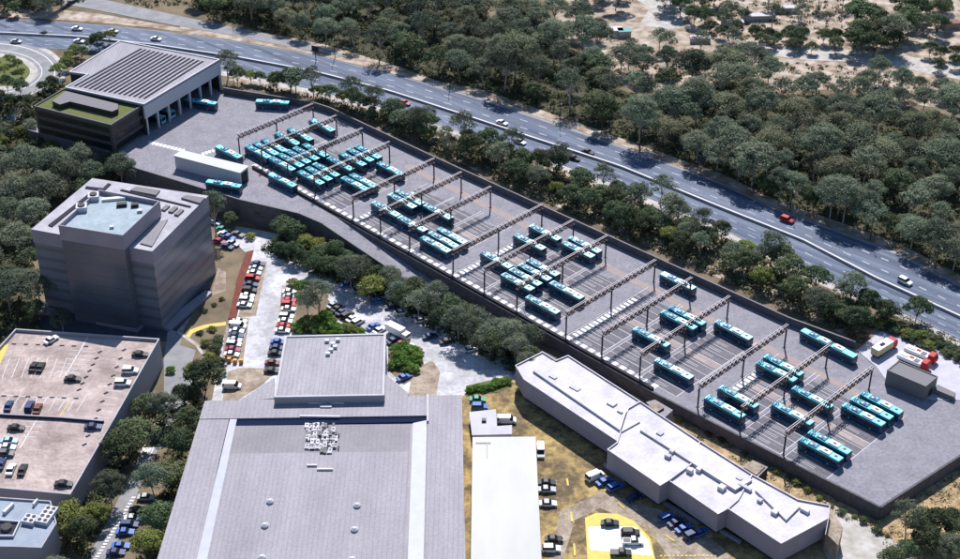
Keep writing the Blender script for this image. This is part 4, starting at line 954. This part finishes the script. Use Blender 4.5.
# things in the clearing
def shed(px, py, sx, sy, h, wm, rm, rz, label):
    x, y, z = GG(px, py); r = thing('site_cabin', (x, y, z), label, 'cabin')
    mb = MB(); mb.box((x, y, z), (sx, sy, h), wm, rz); part('wall', mb, r); mb = MB(); mb.box((x, y, z+h), (sx+.4, sy+.4, .2), rm, rz); part('roof', mb, r)
shed(616, 35, 5, 4, 2.6, 'white_metal', 'white_metal', .1, 'white cabin on the sandy clearing, left of a green-roofed one')
shed(624, 36, 5, 4, 2.6, 'verge', 'car_teal', .1, 'green-roofed cabin on the sandy clearing, right of a white one')
shed(758, 20, 14, 3, 2.2, 'verge', 'roof_light', .05, 'long pale cabin in the upper right clearing behind the hedge')
shed(785, 12, 12, 3, 2.2, 'verge', 'roof_light', .05, 'pale cabin at the back of the upper right clearing')
shed(700, 42, 8, 3, 2, 'verge', 'roof_light', .0, 'low pale cabin among bare trees in the clearing')
shed(950, 28, 7, 4, 2.6, 'brown_lot', 'car_brown', .2, 'red-roofed cabin at the right border of the clearing')
shed(732, 26, 9, 3, 2, 'verge', 'roof_light', .0, 'low pale cabin left of the long hedge')

# ------------------------------------------------------------------ vegetation
def leaves(mb_v, mb_f, mb_m, c, rx, ry, rz, n, s, mi, rnd, low=-.25):
    for _ in range(n):
        z = rnd.uniform(low, 1); a = rnd.uniform(0, 2*math.pi); r = math.sqrt(max(0, 1-z*z)); k = rnd.uniform(.70, 1.04) if rnd.random() < .9 else rnd.uniform(1.05, 1.35)
        nx, ny, nz = r*math.cos(a), r*math.sin(a), z
        px, py, pz = c[0]+nx*rx*k, c[1]+ny*ry*k, c[2]+nz*rz*k
        d = Vector((nx+rnd.uniform(-.6, .6), ny+rnd.uniform(-.6, .6), nz+rnd.uniform(-.3, .9))).normalized()
        t = d.cross(Vector((rnd.uniform(-1, 1), rnd.uniform(-1, 1), rnd.uniform(-1, 1)))).normalized(); b = d.cross(t)
        q = s*rnd.uniform(.6, 1.3); i = len(mb_v); ww = q*rnd.uniform(.35, .7)
        for e, f in ((-1, 0), (0, -1), (1, .1), (.1, 1)):
            mb_v.append((px+t.x*q*e+b.x*ww*f, py+t.y*q*e+b.y*ww*f, pz+t.z*q*e+b.z*ww*f))
        mb_f.append((i, i+1, i+2, i+3)); mb_m.append(mi)
def make_tree(seed, kind, leaf):
    rnd = random.Random(seed); tb = MB(); cb = MB(); mi = cb.mi(leaf); tips = []
    if kind == 'euc':          # 16 m tall, spreading dome
        H, R, ns, n1, sz = 16, 7.6, 19, 300, .34
    elif kind == 'thin': H, R, ns, n1, sz = 14, 5.2, 13, 130, .32
    elif kind == 'bushy': H, R, ns, n1, sz = 9, 4.8, 14, 240, .31
    else: H, R, ns, n1, sz = 3.2, 2.6, 9, 120, .27                     # shrub
    bark = 'trunk' if kind in ('euc', 'thin') else 'trunk_dark'
    fork = H*(.34 if kind in ('euc', 'thin') else .2)
    lean = (rnd.uniform(-.6, .6), rnd.uniform(-.6, .6))
    base = [(0, 0, -.4), (lean[0]*.3, lean[1]*.3, fork*.5), (lean[0], lean[1], fork)]
    r0 = H*.021
    tb.tube(base, [r0, r0*.8, r0*.65], bark, 7)
    for i in range(ns):
        a = i*2.39996+rnd.uniform(-.3, .3); rr = R*math.sqrt((i+.4)/ns)*rnd.uniform(.78, 1.0)
        z = H*(.93-.34*(rr/R)**2)+rnd.uniform(-.06, .04)*H
        if kind == 'shrub': z = H*(.68-.38*(rr/R)**2)
        tip = (lean[0]+rr*math.cos(a)*.86, lean[1]+rr*math.sin(a)*.86, z)
        mid = (lean[0]+(tip[0]-lean[0])*.45+rnd.uniform(-.4, .4), lean[1]+(tip[1]-lean[1])*.45+rnd.uniform(-.4, .4), fork+(z-fork)*rnd.uniform(.4, .6))
        if i % 2 == 0 or kind != 'shrub': tb.tube([base[-1], mid, (tip[0], tip[1], z-.2)], [r0*.38, r0*.22, r0*.08], bark, 5)
        s = R*rnd.uniform(.22, .44)
        leaves(cb.v, cb.f, cb.m, (tip[0], tip[1], z-s*.25), s, s, s*rnd.uniform(.55, .75), int(n1*rnd.uniform(.7, 1.25)), sz, mi, rnd, -.35)
    return tb.mesh('trunk', smooth=True), cb.mesh('crown')
TR = {}
def tree_set(key, kind, leaf, n, s0): TR[key] = [make_tree(s0+i, kind, leaf) for i in range(n)]
tree_set('euc', 'euc', 'leaf_euc', 6, 10); tree_set('eucdry', 'euc', 'leaf_euc_dry', 2, 30); tree_set('thin', 'thin', 'leaf_euc', 4, 40)
tree_set('bushy', 'bushy', 'leaf_dark', 4, 50); tree_set('olive', 'bushy', 'leaf_yellow', 2, 60); tree_set('shrub', 'shrub', 'leaf_dark', 3, 70)
tree_set('bright', 'shrub', 'leaf_bright', 2, 80); tree_set('yshrub', 'shrub', 'leaf_yellow', 2, 90)
GPX = [topx0 for topx0 in (312, 336, 363, 390, 434, 462, 491, 543, 574, 607, 656, 692, 730, 787, 828, 873)]
def column(px):
    i = min(range(16), key=lambda k: abs(GPX[k]-px))
    if px < 270: return 'the workshop'
    if px > 905: return 'the red trucks'
    return f'the {ORD[i+1]} gantry'
rt = random.Random(99); ntree = 0
def tree(x, y, key, s, label, group=None, z=None, name='tree', cat='tree'):
    global ntree
    t, c = rt.choice(TR[key]); r = thing(name, (x, y, gz(x, y) if z is None else z), label, cat, group, rt.uniform(0, 6.28))
    r.scale = (s*rt.uniform(.88, 1.12), s*rt.uniform(.88, 1.12), s*rt.uniform(.85, 1.15))
    link('trunk', t, r); link('crown', c, r); ntree += 1
    return r
def inside(p, poly):
    x, y = p; c = False
    for (x1, y1), (x2, y2) in zip(poly, poly[1:]+poly[:1]):
        if (y1 > y) != (y2 > y) and x < (x2-x1)*(y-y1)/(y2-y1)+x1: c = not c
    return c
def scatter(poly_px, d, n, seed, ground=False):
    g = poly_px if ground else [G(*p) for p in poly_px]; rnd = random.Random(seed); xs = [p[0] for p in g]; ys = [p[1] for p in g]; out = []; tries = 0
    while len(out) < n and tries < n*60:
        tries += 1; p = (rnd.uniform(min(xs), max(xs)), rnd.uniform(min(ys), max(ys)))
        if inside(p, g) and all((p[0]-q[0])**2+(p[1]-q[1])**2 > d*d for q in out): out.append(p)
    return out
def topx(x, y, z=0):
    X, Y, Z_ = x, y, z-CH; d = Y*math.cos(TH)-Z_*math.sin(TH); yc = Y*math.sin(TH)+Z_*math.cos(TH)
    return 480+F_PX*X/d, 279.5-F_PX*yc/d
# forest beyond the highway
for x, y in scatter(FOREST, 9.2, 225, 1):
    px, py = topx(x, y); k = rt.random()
    key = 'euc' if k < .5 else 'eucdry' if k < .64 else 'thin' if k < .84 else 'bushy'
    s = rt.uniform(.62, 1.2) if key in ('euc', 'eucdry') else rt.uniform(.8, 1.35)
    dep = py-pw(px, T); row_ = 'front row' if dep > -30 else 'middle' if dep > -75 else 'back rows'
    sp = {'euc': 'grey-green domed eucalyptus', 'eucdry': 'olive domed eucalyptus', 'thin': 'thin-crowned eucalyptus', 'bushy': 'low dark tree'}[key]
    lb = f'{sp} in the {row_} of the highway forest, straight above {column(px)}'; g = f'forest, {row_}, above {column(px)}'
    tree(x, y, key, s, lb, g, name='eucalyptus_tree')
FE = [(260, 33), (330, 48), (400, 69), (440, 83), (480, 91), (590, 129), (650, 151), (720, 175), (780, 204), (850, 228), (900, 246), (960, 277)]
for x0 in range(700, 960, 21):
    px = x0+rt.uniform(-5, 5); p = G(px, pw(px, FE)-3); tree(*p, rt.choice(('euc', 'bushy', 'euc')), rt.uniform(.75, 1.0), f'eucalyptus on the very edge of the highway, straight above {column(px)}', 'forest edge trees above the highway', name='eucalyptus_tree')
# clearing clumps
for poly, d, n, key, s, lb in (([(842, 62), (895, 60), (890, 25), (850, 22)], 6, 11, 'bushy', 1.25, 'dark tree in the dense clump in the middle of the right clearing'), ([(748, 50), (838, 55), (838, 42), (748, 38)], 4, 14, 'bushy', .7, 'low dark tree in the hedge across the right clearing'),
                               ([(918, 70), (985, 84), (985, 58), (925, 56)], 6, 9, 'bushy', .8, 'dark rounded tree by the track at the right border'), ([(895, 48), (945, 44), (940, 8), (900, 5)], 7, 8, 'bushy', 1.2, 'dark tree above the track in the upper right corner'),
                               ([(655, 22), (712, 26), (715, 5), (660, 2)], 7, 7, 'bushy', 1.1, 'dark tree at the top between two pale tracks'), ([(572, 12), (622, 12), (622, -6), (572, -6)], 7, 6, 'bushy', 1.1, 'dark tree at the top edge left of the pale track'),
                               ([(500, 40), (600, 62), (598, 40), (520, 10)], 7.5, 12, 'euc', .8, 'eucalyptus bordering the sandy clearing on its left'), ([(700, 36), (745, 44), (745, 20), (700, 20)], 7, 6, 'bushy', .7, 'dark scrubby tree left of the long hedge in the clearing'), ([(760, 28), (850, 34), (850, 2), (760, 2)], 8, 8, 'thin', .75, 'bare-looking thin tree behind the long hedge in the clearing'), ([(610, 90), (760, 84), (745, 66), (615, 66)], 8, 6, 'euc', .62, 'eucalyptus along the lower edge of the sandy clearing'), ([(850, 95), (960, 112), (960, 92), (850, 78)], 8, 5, 'euc', .6, 'eucalyptus below the pale track at the right'),
                               ([(620, 70), (745, 72), (745, 50), (610, 52)], 9, 8, 'thin', .8, 'sparse pale-limbed eucalyptus standing on the sandy clearing')):
    for x, y in scatter(poly, d, n, len(lb)*3): tree(x, y, key, s*rt.uniform(.8, 1.15), lb, lb+' group' if False else 'clump: '+' '.join(lb.split()[2:]), name='eucalyptus_tree' if key != 'bushy' else 'tree')
tree(*G(728, 38), 'thin', 1.25, 'tall pale-barked eucalyptus at the left end of the clearing hedge', name='eucalyptus_tree')
tree(*G(893, 52), 'thin', 1.3, 'tall pale-barked eucalyptus beside the dense clump in the clearing', name='eucalyptus_tree')
for x, y in scatter([(-25, 20), (56, 17), (68, -12), (-25, -12)], 6.5, 20, 5): tree(x, y, rt.choice(('bushy', 'euc')), rt.uniform(.65, .95), 'dark tree in the wood at the top left corner', 'trees in the top left wood')
# belt between yard and highway
BELT = [(226, 84), (250, 83), (315, 99), (390, 119), (480, 148), (540, 168), (620, 197), (720, 240), (820, 292), (880, 320), (860, 341), (790, 306), (700, 266), (600, 221), (434, 149), (334, 104), (312, 97)]
for x, y in scatter(BELT, 5.6, 112, 8):
    px, py = topx(x, y); k = rt.random(); key = 'bushy' if k < .5 else 'thin' if k < .72 else 'euc' if k < .88 else 'olive'
    s = {'bushy': rt.uniform(.75, 1.1), 'thin': rt.uniform(.65, .9), 'euc': rt.uniform(.48, .68), 'olive': rt.uniform(.55, .8)}[key]
    sp = {'euc': 'small domed grey-green tree', 'olive': 'yellow-green tree', 'thin': 'thin airy tree', 'bushy': 'bushy dark green tree'}[key]
    tree(x, y, key, s, f'{sp} between yard wall and highway, beyond {column(px)}', f'planting beyond {column(px)}')
for px, py in ((915, 322), (885, 322), (865, 316), (845, 318), (830, 312), (850, 330), (822, 318)): tree(*G(px, py), 'bushy', rt.uniform(.75, 1), 'dark tree in the clump beside the truck apron', 'trees beside the truck apron')
for k in range(26):
    px = 880+k*4.+rt.uniform(-2, 2); py = 318+(px-880)*.46+rt.uniform(-3, 10); tree(*G(px, py), rt.choice(('shrub', 'yshrub', 'shrub')), rt.uniform(.7, 1.1), 'low shrub in the strip between the truck apron and highway path', 'shrubs above the truck apron', name='shrub', cat='shrub')
for x, y in scatter([(226, 83), (250, 82), (315, 97), (390, 117), (434, 132), (434, 148), (334, 103), (312, 97)], 4.2, 30, 77):
    px, py = topx(x, y); key = rt.choice(('bushy', 'bushy', 'olive', 'thin'))
    sp = {'olive': 'yellow-green shrubby tree', 'thin': 'thin small tree', 'bushy': 'low bushy dark tree'}[key]
    tree(x, y, key, rt.uniform(.5, .85), f'{sp} between yard wall and highway, beyond {column(px)}', f'planting beyond {column(px)}')
# thin tall trees standing up over the highway
for px, py in ((228, 80), (296, 96), (352, 112), (464, 150), (420, 138), (640, 215), (668, 226), (660, 205), (770, 268), (850, 310), (700, 245), (560, 178), (510, 165)):
    tree(*G(px, py), 'thin', rt.uniform(.8, 1.05), f'tall thin eucalyptus standing up against the highway, beyond {column(px)}', 'thin eucalypts beside the highway', name='eucalyptus_tree')
# belt between ramp and car park
NB = [(268, 228), (300, 226), (330, 228), (360, 246), (400, 266), (440, 288), (500, 320), (545, 346), (520, 360), (500, 352), (460, 330), (410, 300), (360, 278), (322, 258), (296, 252), (272, 240)]
NBG = [P(248, -352), P(257, -352), P(261.7, -332), P(261.7, -238), P(254, -238), P(254.5, -262), P(255, -300), P(250, -332)]
for x, y in scatter(NBG, 4.3, 62, 12, True):
    px, py = topx(x, y, -6); key = rt.choice(('bushy', 'bushy', 'euc', 'olive', 'thin')); s = {'bushy': .98, 'euc': .6, 'olive': .85, 'thin': .8}[key]*rt.uniform(.8, 1.2)
    if px < 350: key = rt.choice(('olive', 'bushy', 'bushy'))
    tree(x, y, key, s, f"{dict(bushy='bushy dark tree', euc='spreading grey-green tree', olive='yellow-green tree', thin='thin airy tree')[key]} between ramp and car park, straight below {column(px-20)}", 'trees between the ramp and the car park')
for px, py, key, s, lb in ((528, 352, 'euc', .6, 'spreading tree just left of the left tip of the white building'), (508, 352, 'bushy', .9, 'bushy tree at the lower end of the ramp-side planting'),
                           (319, 314, 'thin', 1.05, 'tall airy tree in the middle of the car park'), (308, 318, 'euc', .55, 'broad tree in the car park garden bed'), (212, 214, 'bushy', .75, 'dark upright tree behind the right corner of the tower'), (232, 226, 'bushy', .6, 'narrow dark tree by the retaining wall'), (216, 236, 'thin', 1.1, 'tall thin tree with bare stem right of the tower'),
                           (250, 238, 'yshrub', .9, 'green spreading shrub at the top of the red brick strip'), (262, 222, 'bushy', .7, 'dark tree left end of the ramp-side planting'),
                           (64, 334, 'euc', .5, 'grey-green tree between the tower foot and parking deck'), (205, 398, 'bushy', 1.25, 'large dark green tree at the upper left corner of the hall'), (196, 385, 'olive', .8, 'mid green tree beside the curved road'), (186, 405, 'bushy', .8, 'dark tree on the inside of the curved road'), (165, 425, 'euc', .62, 'wide grey-green tree over the curved road'), (150, 418, 'bushy', 1., 'dark tree by the right wall of the deck, upper'),
                           (132, 452, 'bushy', 1.3, 'big dark tree against the right wall of the deck, middle'), (118, 470, 'bushy', 1.2, 'dark tree shading the lane beside the deck'), (112, 505, 'euc', .62, 'grey-green tree leaning over the deck lane'), (100, 525, 'olive', .8, 'yellow-green tree at the foot of the deck'), (72, 535, 'olive', 1.1, 'yellow-green tree between the deck and plant annex'), (86, 545, 'bushy', .9, 'dark tree right of the plant annex'),
                           (155, 500, 'euc', .62, 'grey-green tree over the parked cars left of the hall'), (182, 462, 'bushy', 1.1, 'dark tree against the left hall wall, upper'), (172, 490, 'bushy', 1., 'dark tree against the left hall wall, middle'), (150, 560, 'olive', .9, 'yellowish tree against the left hall wall, lower'), (162, 535, 'bushy', 1., 'dark tree beside the hall wall above the yellowish one'), (58, 585, 'euc', .6, 'round tree at the bottom left border'), (190, 430, 'bushy', 1., 'dark tree near the top of the left hall wall')):
    tree(*G(px, py), key, s, lb, name='shrub' if key == 'yshrub' else 'tree', cat='shrub' if key == 'yshrub' else 'tree')
for px, py, s in ((298, 330, 1), (305, 326, 1.2), (313, 331, 1.), (322, 333, 1.1), (330, 330, 1.2), (338, 333, 1.1), (346, 330, .9), (354, 333, .9), (362, 334, .6), (295, 285, .9), (302, 288, 1.), (299, 296, .8), (326, 320, 1.1), (318, 322, 1.)):
    tree(*G(px, py), rt.choice(('bright', 'bright', 'yshrub')), s, 'bright green shrub in the garden bed behind the hall pavilion', 'bright shrubs behind the pavilion', name='shrub', cat='shrub')
for px, py, s in ((396, 352, 1.1), (404, 350, 1.2), (412, 355, 1.2), (417, 362, 1), (398, 362, 1.2), (406, 366, 1.3), (412, 372, 1.), (392, 368, .8)):
    tree(*G(px, py), 'bright', s, 'bright green shrub in the rounded bed right of the pavilion', 'bright shrubs right of the pavilion', name='shrub', cat='shrub')
for px, py, s in ((470, 392, .6), (477, 390, .6), (485, 390, .7), (493, 388, .7), (500, 385, .7), (507, 383, .6), (496, 383, .6)):
    tree(*G(px, py), 'bright', s, 'low bright green shrub on the lawn above the dirt lot', 'shrubs on the small lawn', name='shrub', cat='shrub')
for px, py, s, k in ((214, 352, .9, 'shrub'), (206, 346, .7, 'yshrub'), (218, 366, 1., 'shrub'), (200, 334, .5, 'shrub'), (212, 330, .6, 'yshrub'), (222, 375, .8, 'yshrub'), (204, 312, .4, 'shrub'), (214, 306, .4, 'shrub'), (222, 300, .4, 'shrub'), (209, 359, .9, 'yshrub'), (218, 342, .8, 'shrub')):
    tree(*G(px, py), k, s, 'small shrub in the garden bed beside the yellow path', 'shrubs beside the yellow path', name='shrub', cat='shrub')
tree(*G(170.5, 372), 'bright', .8, 'bright green bush against the right wall of the deck', name='shrub', cat='shrub')
# left wood
for x, y in scatter([(-25, 178), (30, 172), (60, 178), (108, 168), (130, 180), (120, 192), (84, 205), (30, 245), (24, 262), (44, 300), (40, 326), (10, 334), (-25, 350)], 8, 40, 21):
    px, py = topx(x, y, -8); key = rt.choice(('euc', 'bushy', 'euc')); sp = 'spreading grey-green tree' if key == 'euc' else 'bushy dark tree'
    wh = 'close behind the tower roof' if px > 60 and py < 215 else 'between the office block and tower' if py < 205 else 'at the left border level with the tower roof' if py < 255 else 'left of the tower walls' if py < 300 else 'above the top left corner of the parking deck'
    tree(x, y, key, rt.uniform(.75, 1.), f'{sp} {wh}', f'wood, {wh}')
for px, py in ((148, 186), (165, 192), (182, 196), (198, 200)): tree(*G(px, py), 'bushy', rt.uniform(.45, .65), 'small tree in the gap between the tower and retaining wall', 'trees behind the tower')
for x, y in scatter([(-20, 135), (36, 120), (36, 150), (60, 160), (-20, 165)], 5, 16, 23): tree(x, y, rt.choice(('olive', 'bushy', 'thin')), rt.uniform(.5, .8), 'loose tree on the slope left of the office block', 'trees left of the office block')
for px, py in ((70, 62), (76, 56), (82, 60), (90, 50), (98, 48), (68, 70), (60, 78), (100, 42), (110, 44)): tree(*G(px, py), rt.choice(('bushy', 'olive')), rt.uniform(.5, .75), 'tree between the ring road and the workshop back wall', 'trees by the ring road')
for px, py in ((8, 92), (20, 97), (30, 108), (12, 108), (0, 104), (44, 94), (52, 90)): tree(*G(px, py), 'bushy', rt.uniform(.5, .8), 'dark tree on the near side of the ring road', 'trees below the ring road')
for px, py in ((5, 76), (18, 70), (10, 64), (-4, 70), (22, 78)): tree(*G(px, py), 'olive', .5, 'small tree on the green ring road island', 'trees on the ring road island')
# bottom right
for px, py, k, s in ((905, 540, 'thin', .95), (918, 535, 'bushy', .8), (932, 540, 'bushy', .9), (948, 535, 'bushy', .8), (925, 555, 'bushy', .9), (945, 560, 'euc', .55), (905, 562, 'bushy', .75), (962, 550, 'bushy', .9), (890, 572, 'bushy', .7), (958, 570, 'euc', .6)):
    tree(*G(px, py), k, s, 'tree in the clump at the bottom right corner', 'trees at the bottom right')
for k in range(22):
    px = 655+k*11+rt.uniform(-3, 3); py = 403+(px-655)*.575+rt.uniform(-3, 4)+(px > 800)*2; tree(*G(px, py), rt.choice(('shrub', 'yshrub')), rt.uniform(.3, .6), 'small dry shrub on the bank under the retaining wall', 'shrubs below the retaining wall', name='shrub', cat='shrub')

# ground cover: leaf tufts, one object per area
def cover(name, polys, n, hmin, hmax, mkey, seed, label, sz=.5):
    rnd = random.Random(seed); vs, fs, ms = [], [], []
    for poly in polys:
        g = [G(*p) for p in poly]; xs = [p[0] for p in g]; ys = [p[1] for p in g]; c = 0; tries = 0
        while c < n and tries < n*20:
            tries += 1; p = (rnd.uniform(min(xs), max(xs)), rnd.uniform(min(ys), max(ys)))
            if not inside(p, g): continue
            c += 1; r = rnd.uniform(.7, 1.9); h = rnd.uniform(hmin, hmax)
            leaves(vs, fs, ms, (p[0], p[1], gz(*p)), r, r, h, 14, sz, 0, rnd, 0)
    me = bpy.data.meshes.new(name); me.from_pydata(vs, [], fs); me.materials.append(M[mkey]); tag(link(name, me), label, 'ground cover', kind='stuff')
cover('undergrowth', [FOREST], 4200, .8, 2.6, 'under', 1, 'dark undergrowth between the forest trunks')
cover('undergrowth', [[(226, 82), (315, 97), (390, 117), (480, 146), (620, 195), (720, 238), (820, 290), (880, 318), (860, 343), (790, 310), (600, 226), (434, 152), (330, 106), (312, 99)]], 2000, .6, 2.4, 'under_dry', 2, 'olive and brown scrub between the yard wall and highway')
cover('undergrowth', [[topx(*q, gz(*q)) for q in NBG]], 600, .6, 2., 'under', 3, 'scrub between the ramp wall and the car park')
cover('undergrowth', [[(-25, 165), (108, 163), (130, 178), (84, 205), (30, 245), (40, 330), (-25, 350)], [(90, 430), (150, 400), (200, 390), (198, 420), (166, 560), (140, 560), (160, 500), (165, 450), (150, 440), (120, 480), (90, 560), (60, 560)], [(-20, 104), (36, 96), (50, 84), (66, 84), (38, 108), (34, 150), (-20, 160)]], 500, .6, 2., 'under', 4, 'scrub filling the woods at the left')
cover('dry_grass', [[(640, 398), (720, 440), (870, 520), (965, 462), (965, 560), (910, 560), (850, 520), (800, 498), (700, 440)], [(880, 320), (980, 366), (980, 350), (890, 308)]], 220, .12, .4, 'under_dry', 5, 'dry grass tufts on the bank below the retaining wall', .3)
cover('clearing_scrub', [[(596, 54), (760, 60), (850, 66), (960, 90), (1000, 110), (850, 92), (745, 76), (640, 92)], [(690, -5), (850, -5), (850, 40), (700, 40)]], 260, .3, 1.4, 'under_dry', 6, 'scattered scrub on the sandy clearing')
cover('undergrowth', [[(0, 0), (60, -8), (200, -8), (200, 8), (150, 8), (100, -4), (60, 8), (0, 14)], [(186, -8), (200, 12), (330, 42), (330, 30), (220, -8)]], 160, .5, 1.8, 'under', 7, 'scrub at the wood edge above the slip road')
print('buses', nb, 'trees', ntree, 'objects', len(bpy.data.objects))
